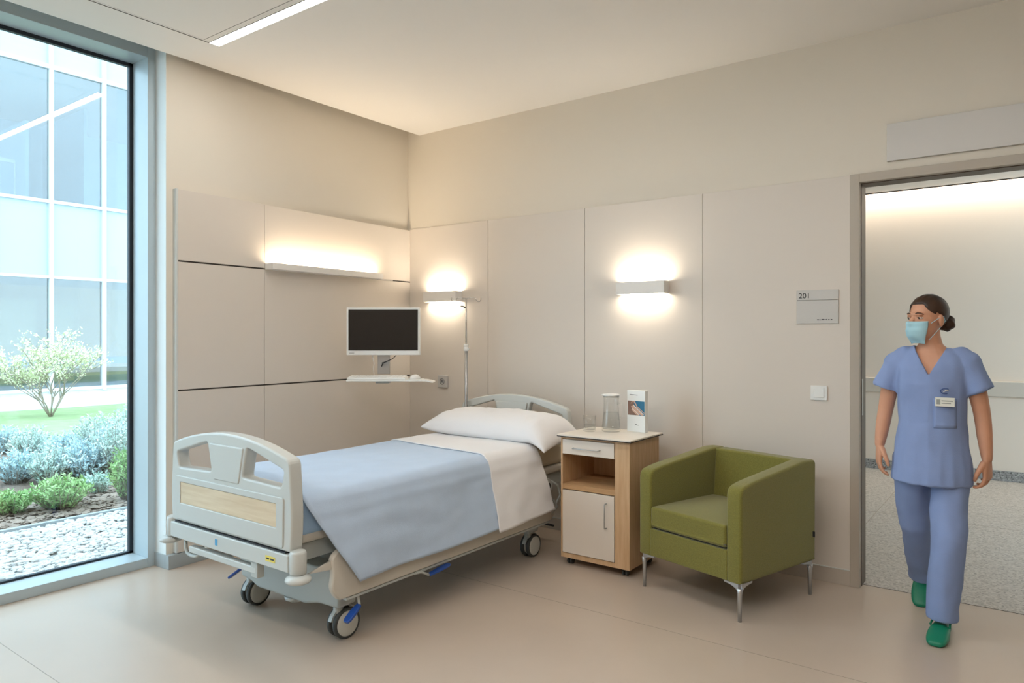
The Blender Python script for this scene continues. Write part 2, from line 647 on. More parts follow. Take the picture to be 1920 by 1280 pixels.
# window: deep aluminium frame and glass
XF, XG = -4.482, -4.672
WY1 = 2.30
w1 = bpy.data.objects.new('window_1', None)
C.objects.link(w1)
w1['kind'] = 'structure'
WYN = -1.3
bm = B((XG - 0.02, XF, 2.235, WY1, 0.0, 3.33), (XG - 0.02, XF, WYN, 2.235, 0.0, 0.058), (XG - 0.02, XF, WYN, 2.235, 3.20, 3.33),
       (XG - 0.02, XF, WYN, WYN + 0.06, 0.058, 3.20), (XG - 0.02, XF, 0.42, 0.49, 0.058, 3.20))
obj('window_frame', bm, m_alu, w1, bevel=0.002, seg=1)
bm = bmesh.new()
for ya, yb in ((WYN + 0.06, 0.42), (0.49, 2.235)):
    g = 0.022
    for bx in ((XG - 0.03, XG, ya, ya + g, 0.058, 3.2), (XG - 0.03, XG, yb - g, yb, 0.058, 3.2), (XG - 0.03, XG, ya, yb, 0.058, 0.058 + 0.012), (XG - 0.03, XG, ya, yb, 3.2 - g, 3.2)):
        box(bm, *bx)
obj('gasket', bm, m_gasket, w1)
for ya, yb in ((WYN + 0.06, 0.42), (0.49, 2.235)):
    obj('glass_pane', B((XG - 0.022, XG - 0.010, ya + 0.01, yb - 0.01, 0.06, 3.19)), m_glass, w1)
# wall beyond the window behind the viewer and soffit over the window
struct('wall_window_side', B((-4.9, XF, YN, WYN, 0, ZC + 0.16)), m_plaster)
struct('trim_3', B((-4.9, XF, WYN, WY1 + 0.1, 3.331, 3.6)), m_ceiling)

# corridor
struct('floor_corridor', B((-4.0, 5.0, 4.56, 8.75, -0.2, 0.0)), m_terr)
struct('trim_4', B((-4.0, 5.0, 4.555, 4.56, -0.2, 0.001)), m_groove)
bm = bmesh.new()
for x in (-1.05, 0.95):
    box(bm, x, x + 0.004, 4.56, 8.6, -0.001, 0.0006)
box(bm, -4, 5, 6.5, 6.504, -0.001, 0.0006)
struct('trim_5', bm, m_seam)
struct('wall_corridor', B((-4.0, 5.0, 8.65, 8.8, 0, 3.4)), m_cwall)
struct('baseboard_corridor', B((-4.0, 5.0, 8.63, 8.65, 0, 0.1)), m_terrd)
struct('wall_corridor_left', B((-4.1, -4.0, 4.62, 8.8, 0, 3.4)), m_cwall)
struct('wall_corridor_right', B((5.0, 5.1, 4.62, 8.8, 0, 3.4)), m_cwall)
struct('ceiling_corridor', B((-4.0, 5.0, 4.62, 8.47, 2.98, 3.1), (-4.0, 5.0, 8.40, 8.8, 3.28, 3.4), (-4.0, 5.0, 8.40, 8.47, 2.98, 3.4)), m_ceiling)
bm = B((-4.0, 5.0, 8.60, 8.65, 0.84, 1.0))
hr = obj('wall_handrail', bm, M('handrail_cream', (206, 196, 182), 0.45), bevel=0.012)
tag(hr, 'long flat cream handrail board running along the corridor wall', 'handrail')
cv = obj('cove_light', B((-4.0, 5.0, 8.50, 8.60, 3.06, 3.09)), emis('cove_light_warm', (1.0, 0.90, 0.76), 17.0))
tag(cv, 'long warm light strip in the cove above the corridor wall', 'light')

#==LIGHTS
# ceiling strip luminaire
def strip_light(y0, label, x0=SX0, x1=SX1, group=None, st=34):
    t = thing('ceiling_light', label, 'light', (x0, y0, ZC), 0, group)
    L = x1 - x0
    wd = SY1 - SY0
    obj('diffuser', B((0.002, L - 0.002, 0.003, wd - 0.003, 0.004, 0.016)), emis('strip_diffuser', (1.0, 0.975, 0.94), st), t)
    return t


strip_light(SY0, 'long narrow recessed white light strip in the ceiling, glowing')
# added strip, out of view behind the viewer, put in to brighten the room
t = thing('ceiling_light', 'added glowing strip on the ceiling, out of view, that brightens the room', 'light', (-2.8, -0.3, ZC), 0)
obj('diffuser', B((0.0, 3.6, 0, 0.12, -0.03, -0.001)), emis('added_rear_fill', (1.0, 0.94, 0.87), 36), t)


def wall_lamp(x, label):
    t = thing('wall_lamp', label, 'lamp', (x, YB - 0.0142, 1.78), 0, 'wall lamps on the head wall')
    W, D, H = 0.36, 0.085, 0.085
    bm = B((-W / 2, W / 2, -D, -D + 0.006, -H / 2, H / 2), (-W / 2, -W / 2 + 0.006, -D + 0.006, 0, -H / 2, H / 2),
           (W / 2 - 0.006, W / 2, -D + 0.006, 0, -H / 2, H / 2), (-W / 2 + 0.006, W / 2 - 0.006, -0.006, 0, -H / 2, H / 2))
    obj('housing', bm, m_lampwhite, t, bevel=0.0015, seg=1)
    e = emis('wall_lamp_warm', (1.0, 0.86, 0.68), 46)
    e2 = emis('wall_lamp_warm_low', (1.0, 0.86, 0.68), 24)
    obj('upper_diffuser', B((-W / 2 + 0.007, W / 2 - 0.007, -D + 0.007, -0.007, H / 2 - 0.012, H / 2 - 0.006)), e, t)
    obj('lower_diffuser', B((-W / 2 + 0.007, W / 2 - 0.007, -D + 0.007, -0.007, -H / 2 + 0.004, -H / 2 + 0.010)), e2, t)
    return t


wall_lamp(-3.99, 'white box wall lamp glowing behind the drip stand above the bed head')
wall_lamp(-2.16, 'white box wall lamp glowing alone above the bedside cabinet')

# light shelf on the panelled wall
t = thing('light_shelf', 'long slim wall-mounted light shelf glowing upwards above the monitor', 'light', WA.location, WA.rotation_euler[2])
obj('shelf_body', B((0.0005, 0.085, sv + 0.004, -0.43, 1.918, 1.925), (0.078, 0.085, sv + 0.004, -0.43, 1.925, 1.962),
                    (0.0005, 0.078, sv + 0.004, sv + 0.011, 1.925, 1.962), (0.0005, 0.078, -0.437, -0.43, 1.925, 1.962)), m_lampwhite, t, bevel=0.001, seg=1)
obj('diffuser', B((0.012, 0.072, sv + 0.02, -0.445, 1.927, 1.940)), emis('shelf_warm', (1.0, 0.80, 0.57), 32), t)
obj('end_tail', B((0.0005, 0.012, -0.43, -0.24, 1.920, 1.926)), m_lampwhite, t)

# signs, switch, socket
t = thing('room_sign', 'small grey plate reading 201 on the wall beside the doorway', 'sign', (-1.04, YB - 0.0142, 1.625))
obj('sign_plate', B((-0.117, 0.117, -0.008, 0, -0.1, 0.038), (-0.117, 0.117, -0.008, 0, 0.040, 0.1)), m_plate, t, bevel=0.001, seg=1)
meshobj('room_number', text_mesh('201', 0.045), m_black, t, loc=(-0.105, -0.0087, 0.052), rot=(PI / 2, 0, 0))
bm = bmesh.new()
x = 0.0
for wd, hh in ((0.012, 0.005), (0.010, 0.004), (0.014, 0.006), (0.006, 0.005), (0.004, 0.006)):
    box(bm, x, x + wd, -0.0088, -0.008, -0.08, -0.08 + hh)
    x += wd + 0.002
for wd in (0.008, 0.009):
    x += 0.006
    box(bm, x, x + wd, -0.0088, -0.008, -0.08, -0.075)
    x += wd
obj('small_mark', bm, m_black, t)
t = thing('light_switch', 'square white rocker light switch below the 201 plate', 'switch', (-1.03, YB - 0.0142, 1.113))
obj('switch_frame', B((-0.046, 0.046, -0.010, 0, -0.043, 0.043)), m_white, t, bevel=0.002)
obj('rocker', B((-0.029, 0.029, -0.0145, -0.0102, -0.027, 0.029)), m_white, t, bevel=0.002)
t = thing('wall_socket', 'square light grey wall outlet beside the drip stand', 'socket', (-4.01, YB - 0.0142, 1.07))
obj('socket_frame', B((-0.052, 0.052, -0.022, 0, -0.052, 0.052)), m_plate, t, bevel=0.003)
bm = bmesh.new()
tube(bm, [(0.024 * math.cos(a * PI / 8), -0.0235, 0.024 * math.sin(a * PI / 8)) for a in range(17)], 0.0035, 8)
sphere(bm, (0, -0.022, 0), 0.012, (1, 0.4, 1))
obj('outlet_ring', bm, m_grey_print, t)
t = thing('overdoor_panel', 'long blank grey panel on the wall above the doorway', 'panel', (-0.67, YB - 0.001, 2.54))
obj('panel_face', B((0, 1.1, -0.018, 0, -0.105, 0.105)), m_plate, t, bevel=0.0015, seg=1)

#==OUTSIDE
# ------------------------------------------------------------------ courtyard
struct('ground', B((-60, -4.76, -30, 40, -0.4, -0.03)), m_concrete)
struct('gravel_strip', B((-6.12, -4.76, -3, 6, -0.03, -0.012)), m_gravel)
struct('planting_bed', B((-11.6, -6.16, -4, 9, -0.03, 0.0)), m_soil)
bm = bmesh.new()
nx, ny = 30, 60
g = [[None] * (ny + 1) for _ in range(nx + 1)]
for i in range(nx + 1):
    for j in range(ny + 1):
        x = -16.0 + 5.4 * i / nx
        y = -6 + 20 * j / ny
        e = min(i, nx - i, 3) / 3
        g[i][j] = bm.verts.new((x, y, -0.025 + e * (0.05 + 0.06 * (0.5 + noise.noise(Vector((x * 0.5, y * 0.5, 0)))))))
for i in range(nx):
    for j in range(ny):
        bm.faces.new((g[i][j], g[i + 1][j], g[i + 1][j + 1], g[i][j + 1]))
o = obj('lawn', bm, m_lawn, smooth=True)
o['kind'] = 'structure'
struct('trim_6', B((-6.16, -6.12, -4, 9, -0.03, 0.018)), m_steel)


def scatter(name, n, area, size, mat, label, cat, flat, z0):
    bm = bmesh.new()
    rnd = random.Random(3)
    for k in range(n):
        x = rnd.uniform(area[0], area[1])
        y = rnd.uniform(area[2], area[3])
        s = rnd.uniform(*size)
        m = Matrix.Translation((x, y, z0 + rnd.uniform(0, 0.012))) @ Matrix.Rotation(rnd.uniform(0, 6.28), 4, 'Z') @ Matrix.Rotation(rnd.uniform(-.4, .4), 4, 'X') @ Matrix.Diagonal((s, s * rnd.uniform(.5, .9), s * flat, 1))
        bmesh.ops.create_icosphere(bm, subdivisions=1, radius=1, matrix=m)
    o = obj(name, bm, mat)
    tag(o, label, cat, None, 'stuff')


scatter('white_gravel', 5200, (-6.10, -4.80, 1.1, 3.6), (0.014, 0.034), m_pebble, 'white gravel pebbles lying outside the window', 'gravel', 0.45, -0.008)
scatter('bark_mulch', 2600, (-7.6, -6.2, 1.8, 3.9), (0.012, 0.04), m_chip, 'brown bark chips around the shrubs outside', 'mulch', 0.22, 0.004)


def leaf(bm, p, d, L, wd, rnd):
    d = d.normalized()
    s = d.cross(Vector((rnd.uniform(-1, 1), rnd.uniform(-1, 1), rnd.uniform(-1, 1)))).normalized() * wd
    a, b, c, e = p, p + d * L * 0.45 + s, p + d * L, p + d * L * 0.45 - s
    bm.faces.new([bm.verts.new(v) for v in (a, b, c, e)])


def shrub(x, y, r, h, mat, label, seed, group=None):
    rnd = random.Random(seed)
    t = thing('shrub', label, 'shrub', (x, y, 0.0), 0, group)
    st, lf = bmesh.new(), bmesh.new()
    for k in range(int(60 + 160 * r)):
        a = rnd.uniform(0, 6.28)
        q = math.sqrt(rnd.random())
        lean = q * r
        hh = h * (1 - 0.45 * q * q) * rnd.uniform(0.7, 1.05)
        p0 = Vector((math.cos(a) * lean * 0.35, math.sin(a) * lean * 0.35, 0.0))
        p2 = Vector((math.cos(a) * lean, math.sin(a) * lean, hh))
        p1 = (p0 + p2) / 2 + Vector((0, 0, hh * 0.1))
        tube(st, [p0, p1, p2], [0.004, 0.003, 0.0015], 4)
        for j in range(22):
            f = 0.15 + 0.85 * j / 21
            p = (p0.lerp(p1, f * 2) if f < 0.5 else p1.lerp(p2, f * 2 - 1))
            dd = Vector((rnd.uniform(-1, 1), rnd.uniform(-1, 1), rnd.uniform(0.1, 1.1)))
            leaf(lf, p, dd, rnd.uniform(0.03, 0.055), rnd.uniform(0.006, 0.010), rnd)
    obj('stems', st, m_bark, t)
    obj('foliage', lf, mat, t)
    return t


MT = {'g': (m_leaf_green, 'fresh green'), 'g2': (m_leaf_green, 'green'), 's': (m_leaf_silver, 'silvery green'), 'b': (m_leaf_blue, 'blue-grey')}
SH = [(-6.56, 2.55, 0.27, 0.30, 'g', 'low spreading green shrub in front of the bed, beside the bark mulch'),
      (-6.69, 2.23, 0.17, 0.20, 'g', 'small low green shrub at the left edge of the view, by the steel edging'),
      (-6.45, 3.05, 0.16, 0.50, 'g', 'tall narrow green bush right against the window frame edge'),
      (-6.94, 3.01, 0.12, 0.20, 's', 'small pale silver cushion plant in the bare bark mulch'),
      (-8.11, 2.75, 0.26, 0.34, 'b', 'blue-grey shrub behind the low green one, far left'),
      (-7.83, 2.95, 0.26, 0.40, 's', 'silvery shrub directly behind the low spreading green shrub'),
      (-7.70, 3.21, 0.24, 0.42, 'b', 'blue-grey rounded shrub left of the tall silvery one'),
      (-7.64, 3.46, 0.25, 0.62, 's', 'tall silvery shrub near the window frame edge'),
      (-9.34, 3.33, 0.28, 0.42, 's', 'silvery shrub at the lawn edge below the small tree'),
      (-8.85, 3.47, 0.26, 0.36, 'b', 'blue-grey shrub in the middle of the planting'),
      (-9.34, 4.02, 0.32, 0.50, 's', 'wide silvery shrub at the lawn edge, right of the small tree'),
      (-9.05, 4.24, 0.26, 0.62, 's', 'upright silvery shrub at the lawn edge against the window frame'),
      (-10.24, 3.36, 0.24, 0.34, 'b', 'blue-grey shrub furthest back, at the left by the lawn'),
      (-8.2, 3.75, 0.26, 0.55, 'b', 'blue-grey upright shrub between the tall silvery ones')]
for k, (x, y, r, h, mk, lb) in enumerate(SH):
    shrub(x, y, r, h, MT[mk][0], lb, 20 + k, 'shrubs in the courtyard bed')


def small_tree(x, y):
    rnd = random.Random(12)
    t = thing('small_tree', 'small airy tree with pale buds on the courtyard lawn', 'tree', (x, y, 0.03))
    br, lf = bmesh.new(), bmesh.new()

    def grow(p, d, L, r, depth):
        q = p + d * L
        mid = (p + q) / 2 + Vector((rnd.uniform(-1, 1), rnd.uniform(-1, 1), 0)) * L * 0.05
        tube(br, [p, mid, q], [r, r * 0.85, r * 0.65], 5)
        if depth >= 2:
            for j in range(9):
                f = rnd.random()
                dd = Vector((rnd.uniform(-1, 1), rnd.uniform(-1, 1), rnd.uniform(-.2, 1)))
                leaf(lf, p.lerp(q, f) + dd * 0.01, dd, rnd.uniform(0.03, 0.05), rnd.uniform(0.009, 0.014), rnd)
        if depth == 4:
            return
        for j in range(3 if depth < 3 else 2):
            a = rnd.uniform(0, 6.28)
            e = (d + Vector((math.cos(a), math.sin(a), rnd.uniform(-0.1, 0.35))) * 0.62).normalized()
            grow(p.lerp(q, rnd.uniform(0.6, 1.0)), e, L * rnd.uniform(0.68, 0.85), r * 0.6, depth + 1)
    for k in range(7):
        a = 6.28 * k / 7 + rnd.uniform(-.3, .3)
        sp = 0.55 if k else 0.05
        grow(Vector((0, 0, 0)), Vector((math.cos(a) * sp, math.sin(a) * sp, 1)).normalized(), 0.52 if k else 0.62, 0.014, 0)
    obj('branches', br, m_bark, t)
    obj('foliage', lf, m_leaf_tree, t)


small_tree(-13.72, 5.17)

# the wing across the courtyard
FX = -20.2
bd = thing('glass_building', 'pale glazed building across the courtyard with white mullions', 'building', (FX, 8.0, 0))
Y0, Y1 = -14.0, 14.0
ys = [7.62 - 8.0 + 1.275 * k for k in range(-11, 12)]
levels = [(0.10, 2.93, 'w'), (2.97, 4.86, 's'), (4.90, 8.28, 'w'), (8.34, 11.4, 's')]
bm = B((-6.0, 0, Y0, Y1, -0.03, 0.10), (-6.0, -0.12, Y0, Y1, 3.1, 3.5), (-6.0, -0.12, Y0, Y1, 8.3, 8.7), (-6.0, -0.12, Y0, Y1, 11.3, 11.6))
obj('floor_slab', bm, m_concrete, bd)
obj('back_wall', B((-6.1, -6.0, Y0, Y1, 0, 3.1)), m_fbeige, bd)
obj('back_wall', B((-6.1, -6.0, Y0, Y1, 3.5, 8.3)), m_fgrey, bd)
for q in ((-3.2, -3.1, -1.5, 0.4, 0.1, 2.5), (-5.9, -3.0, -3.1, -3.0, 0.1, 3.1), (-3.4, -3.3, 0.9, 1.5, 0.1, 2.4)):
    obj('partition', B(q), m_fbeige, bd)
for q in ((-3.0, -2.9, -4.0, -0.2, 3.5, 6.3), (-5.9, -2.2, -0.2, -0.1, 3.5, 7.4), (-5.9, -2.9, 1.6, 1.7, 3.5, 8.3)):
    obj('upper_partition', B(q), m_fgrey, bd)
bm = bmesh.new()
for k in range(10):
    box(bm, -2.9 + 0.0, -2.86, -4.0 + 0.42 * k, -3.97 + 0.42 * k, 3.5, 6.3)
box(bm, -2.9, -2.84, -4.0, -0.2, 6.3, 6.4)
obj('upper_screen_posts', bm, m_white_frame, bd)
bm = B((-2.6, -2.5, -4, 6, 0.62, 0.82))
obj('inner_rail', bm, m_fslab, bd)
obj('column', B((-0.75, -0.45, 2.0, 2.3, 0.1, 2.93)), m_white_frame, bd)
obj('column', B((-0.75, -0.45, 2.0, 2.3, 3.5, 8.28)), m_white_frame, bd)
for (z0, z1) in ((0.04, 0.12), (2.92, 2.99), (4.84, 4.92), (8.26, 8.36), (11.38, 11.5)):
    obj('transom', B((-0.12, 0.03, Y0, Y1, z0, z1)), m_white_frame, bd)
for y in ys:
    obj('mullion', B((-0.12, 0.05, y - 0.045, y + 0.045, 0.0, 11.45)), m_white_frame, bd)
for (z0, z1, kd) in levels:
    for k in range(len(ys) - 1):
        a, b = ys[k] + 0.045, ys[k + 1] - 0.045
        if b < -4 or a > 4:
            continue
        if kd == 's':
            obj('spandrel_pane', B((-0.06, -0.04, a, b, z0, z1)), m_spandrel, bd)
        else:
            obj('window_pane', B((-0.05, -0.035, a, b, z0, z1)), m_fglass, bd)

#==BED
# ------------------------------------------------------------------ hospital bed
bed = thing('hospital_bed', 'white adjustable hospital bed with oak inlay footboard on castors', 'bed', (-3.10, 1.95, 0))


def board_outline(w, zb, zs, zm):
    n = 14
    ww = w - 0.02
    pts = [(-w + 0.012, zb), (w - 0.012, zb), (w, zb + 0.15), (ww, zs)]
    rr = [0.02, 0.02, 0.1, 0.04]
    for k in range(n + 1):
        t = -0.88 + 1.76 * k / n
        pts.append((-ww * t, zs + (zm - zs) * (1 - abs(t) ** 2.0)))
        rr.append(0)
    pts += [(-ww, zs), (-w, zb + 0.15)]
    rr += [0.04, 0.1]
    return rpoly(pts, rr)


def make_board(zb, zs, zm, wood, y, xo=0.0):
    w = 0.505
    out = board_outline(w, zb, zs, zm)
    hz0 = zs - 0.118
    hr_ = rpoly([(0.13, hz0 + 0.005), (0.425, hz0 - 0.005), (0.445, zs - 0.045), (0.165, zm - 0.05)], 0.018)
    hl_ = rpoly([(-0.425, hz0 - 0.005), (-0.13, hz0 + 0.005), (-0.165, zm - 0.05), (-0.445, zs - 0.045)], 0.018)
    me = plate(out, [hr_, hl_], 0.066 if wood else 0.05, 0.010, 3)
    nm = 'footboard' if wood else 'headboard'
    fb = meshobj(nm, me, m_bedplastic, bed, loc=(xo, y, 0))
    for p in me.polygons:
        p.use_smooth = False
    s = -1
    # moulded grip between the openings and a raised lower field
    gp = rpoly([(-0.105, hz0 - 0.03), (0.105, hz0 - 0.03), (0.145, zm - 0.055), (-0.145, zm - 0.055)], 0.012)
    meshobj('hand_grip', plate(gp, [], 0.076, 0.006), m_bedplastic, fb)
    if wood:
        fieldo = rpoly([(-0.445, zb + 0.012), (0.445, zb + 0.012), (0.45, zs - 0.165), (-0.45, zs - 0.165)], 0.015)
        hole = rpoly([(-0.405, 0.602), (0.395, 0.602), (0.395, 0.708), (-0.405, 0.708)], 0.004)
        meshobj('moulded_field', plate(fieldo, [hole], 0.078, 0.004), m_bedplastic, fb)
        o = obj('wood_inlay', B((-0.404, 0.394, -0.0355, -0.030, 0.603, 0.707)), m_oak_h, fb)
        o['label'] = 'pale oak inlay strip'
    return fb


make_board(0.505, 0.905, 0.985, True, 0.0)
make_board(0.56, 0.935, 1.018, False, 2.33, -0.03)

# foot beam, corner posts, bumper rollers
fbm = obj('foot_beam', B((-0.49, 0.49, -0.045, 0.03, 0.42, 0.497)), m_bedplastic, bed, bevel=0.006)
obj('beam_recess', B((-0.46, 0.46, -0.036, 0.02, 0.4975, 0.504)), m_darkplastic, fbm)
obj('yellow_label', B((0.33, 0.40, -0.0462, -0.045, 0.447, 0.472)), M('yellow_sticker', (226, 208, 96), 0.5), fbm)
bm = B((0.338, 0.358, -0.0468, -0.0462, 0.456, 0.463), (0.366, 0.392, -0.0468, -0.0462, 0.456, 0.463))
obj('label_print', bm, m_darkplastic, fbm)
obj('blue_mark', B((-0.075, -0.055, -0.0462, -0.045, 0.445, 0.475)), M('blue_sticker', (70, 150, 196), 0.5), fbm)
for sx in (-1, 1):
    bm = bmesh.new()
    lathe(bm, [(0.034, 0.415), (0.037, 0.42), (0.037, 0.505), (0.032, 0.515)], 20, (sx * 0.515, -0.01))
    obj('corner_post', bm, m_bedplastic, bed)
    bm = bmesh.new()
    lathe(bm, [(0.040, 0.380), (0.053, 0.386), (0.057, 0.394), (0.053, 0.405), (0.03, 0.414)], 24, (sx * 0.53, -0.02))
    obj('bumper_roller', bm, m_bedplastic, bed)
    bm = bmesh.new()
    lathe(bm, [(0.034, 0.415), (0.037, 0.42), (0.037, 0.555), (0.032, 0.565)], 16, (sx * 0.49 - 0.02, 2.33))
    obj('corner_post', bm, m_bedplastic, bed)
# linen holder under the beam
bm = bmesh.new()
box(bm, -0.33, 0.24, -0.035, 0.0, 0.362, 0.395)
o = obj('linen_holder', bm, m_bedplastic, bed, bevel=0.006)
bm = bmesh.new()
tube(bm, [(-0.385, -0.02, 0.42), (-0.385, -0.02, 0.375), (-0.37, -0.02, 0.35), (-0.335, -0.02, 0.342), (-0.29, -0.02, 0.345), (-0.25, -0.02, 0.362)], 0.009, 8)
obj('holder_hook', bm, m_bedgrey, o)
obj('holder_bracket', B((0.20, 0.25, -0.034, 0.004, 0.345, 0.42)), m_bedgrey, o, bevel=0.003)

# mattress platform and mattress
obj('mattress_platform', B((-0.46, 0.46, 0.05, 2.28, 0.515, 0.565)), m_bedrail, bed, bevel=0.02, seg=3)
obj('platform_frame', B((-0.43, -0.38, 0.04, 2.30, 0.43, 0.51), (0.38, 0.43, 0.04, 2.30, 0.43, 0.51), (-0.38, 0.38, 0.04, 0.09, 0.43, 0.51),
                        (-0.38, 0.38, 2.22, 2.30, 0.43, 0.51), (-0.38, 0.38, 1.1, 1.16, 0.43, 0.51)), m_bedgrey, bed, bevel=0.004)
mt = obj('mattress', B((-0.45, 0.45, 0.055, 2.27, 0.567, 0.712)), m_mattress, bed, bevel=0.035, seg=5)
o = obj('foot_cover', B((-0.462, 0.462, 0.045, 0.55, 0.545, 0.722)), m_blanket2, mt, bevel=0.03, seg=5)
o['label'] = 'light blue cover tucked round the foot of the mattress'

# folded side rails
for sx in (-1, 1):
    pts = rpoly([(0.16, 0.44), (0.175, 0.36), (0.16, 0.30), (0.20, 0.235), (1.98, 0.235), (2.02, 0.265), (2.02, 0.31), (0.42, 0.31), (0.27, 0.44), (0.22, 0.475)], 0.03)
    me = plate(pts, [], 0.032, 0.008)
    me.transform(Matrix.Rotation(PI / 2, 4, 'Z'))
    r = meshobj('side_rail', me, m_bedrail, bed, loc=(sx * 0.515, 0, 0))
    if sx > 0:
        me = plate([(0.04, 0.40), (0.18, 0.385), (0.18, 0.43)], [], 0.012, 0.002)
        me.transform(Matrix.Rotation(PI / 2, 4, 'Z'))
        meshobj('rail_tip', me, m_bedrail, r)
    bm = bmesh.new()
    box(bm, -0.012, 0.012, 0.25, 1.96, 0.222, 0.233)
    for yy in (0.55, 1.45):
        cyl(bm, (-0.02 * sx, yy, 0.30), (-0.10 * sx, yy, 0.46), 0.014, 10)
    obj('rail_linkage', bm, m_bedgrey, r)
    bm = bmesh.new()
    # grip boss and looped lever near the head end
    cyl(bm, (0.0, 1.93, 0.47), (0.025 * sx, 1.93, 0.47), 0.05, 24)
    tube(bm, [(0.01 * sx, 1.9, 0.40), (0.01 * sx, 2.02, 0.36), (0.01 * sx, 2.06, 0.31), (0.01 * sx, 1.98, 0.27)], 0.008, 8)
    tube(bm, [(0.01 * sx, 1.97, 0.50), (0.01 * sx, 2.07, 0.45), (0.01 * sx, 2.1, 0.38), (0.01 * sx, 2.04, 0.33)], 0.008, 8)
    obj('rail_lever', bm, m_bedgrey, r)
    bm = bmesh.new()
    cyl(bm, (0.022 * sx, 1.93, 0.47), (0.031 * sx, 1.93, 0.47), 0.022, 18)
    obj('lever_cap', bm, m_darkplastic, r)

# base frame
bf = obj('base_frame', B((-0.36, -0.28, 0.33, 1.92, 0.19, 0.27), (0.34, 0.42, 0.33, 1.92, 0.19, 0.27)), m_bedgrey, bed, bevel=0.01)
for yy, nm in ((0.32, 'foot_crossmember'), (1.89, 'head_crossmember')):
    pts = rpoly([(-0.34, 0.16), (-0.26, 0.155), (-0.2, 0.13), (0.2, 0.13), (0.30, 0.155), (0.455, 0.16), (0.46, 0.31), (0.40, 0.335), (-0.30, 0.335), (-0.36, 0.31)], 0.02)
    meshobj(nm, plate(pts, [], 0.11, 0.012), m_bedgrey, bed, loc=(0, yy, 0))
for yy in (0.62, 1.58):
    bm = B((-0.10, 0.10, yy - 0.06, yy + 0.06, 0.22, 0.36), (-0.075, 0.075, yy - 0.045, yy + 0.045, 0.36, 0.44))
    obj('lifting_column', bm, m_bedgrey, bed, bevel=0.006)
bm = bmesh.new()
lathe(bm, [(0.03, 0.10), (0.055, 0.112), (0.06, 0.131)], 20, (0.06, 0.32))
obj('motor_cap', bm, m_bedplastic, bed)


def castor(x, y, ang, pedal=None):
    root = bpy.data.objects.new('castor', None)
    C.objects.link(root)
    root.parent = bed
    root.location = (x, y, 0)
    root.rotation_euler = (0, 0, ang)
    R_ = 0.073
    bm = bmesh.new()
    lathe(bm, [(0.022, 0.085), (0.024, 0.09), (0.024, 0.165), (0.018, 0.168)], 16, (0, 0))
    box(bm, -0.012, 0.012, -0.02, 0.03, 0.07, 0.13)
    obj('castor_stem', bm, m_bedgrey, root)
    for s in (-1, 1):
        bm = bmesh.new()
        lathe(bm, [(0.058, 0.012), (0.066, 0.010), (0.073, 0.014), (0.0735, 0.022), (0.073, 0.032), (0.066, 0.036), (0.058, 0.034)], 32)
        o = obj('wheel_tyre', bm, m_tyre, root)
        o.rotation_euler = (0, s * PI / 2, 0)
        o.location = (0, 0.03, R_)
        bm = bmesh.new()
        lathe(bm, [(0.05, 0.008), (0.058, 0.012), (0.061, 0.034), (0.058, 0.037), (0.045, 0.039), (0.004, 0.040)], 32)
        o = obj('wheel_cover', bm, m_wheelgrey, root)
        o.rotation_euler = (0, s * PI / 2, 0)
        o.location = (0, 0.03, R_)
    bm = bmesh.new()
    rings = []
    for k in range(9):
        a = math.radians(15 + 150 * k / 8)
        rings.append([(xx, 0.03 + math.cos(a) * rr, R_ + math.sin(a) * rr) for xx, rr in ((-0.012, 0.078), (0.012, 0.078), (0.012, 0.083), (-0.012, 0.083))])
    loft(bm, rings)
    obj('castor_fork', bm, m_bedgrey, root)
    return root


castor(-0.30, 0.30, 0.05)
castor(0.41, 0.30, -0.08)
castor(0.42, 1.87, 0.0)
castor(-0.30, 1.87, 0.0)


def pedal(p0, p1, p2, wd=0.022, mat=None):
    root = bpy.data.objects.new('brake_pedal', None)
    C.objects.link(root)
    root.parent = bed
    bm = bmesh.new()
    tube(bm, [p0, Vector(p0).lerp(Vector(p1), 0.5) + Vector((0, 0, 0.012)), p1], 0.007, 8)
    obj('pedal_arm', bm, m_bedplastic, root)
    bm = bmesh.new()
    d = Vector(p2) - Vector(p1)
    s = Vector((-d.y, d.x, 0))
    s = s.normalized() * wd if s.length > 0.01 else Vector((0, wd, 0))
    n = d.cross(s).normalized() * 0.007
    rings = []
    for f, q in ((0, 0.55), (0.15, 0.8), (0.5, 1), (0.85, 0.95), (1, 0.6)):
        c = Vector(p1) + d * f
        rings.append([c - s * q - n, c + s * q - n, c + s * q + n, c - s * q + n])
    loft(bm, rings)
    o = obj('pedal_pad', bm, mat or m_blueplastic, root, bevel=0.004)
    o['label'] = 'blue pedal pad' if mat is None else 'black pedal pad'


pedal((-0.33, 0.31, 0.22), (-0.385, 0.30, 0.185), (-0.46, 0.27, 0.125))
pedal((0.47, 0.36, 0.225), (0.515, 0.34, 0.175), (0.515, 0.255, 0.115))
pedal((0.52, 0.70, 0.225), (0.535, 0.80, 0.195), (0.545, 0.95, 0.215), 0.018)
pedal((0.47, 1.88, 0.24), (0.50, 1.93, 0.22), (0.52, 2.02, 0.19), 0.02, m_darkplastic)

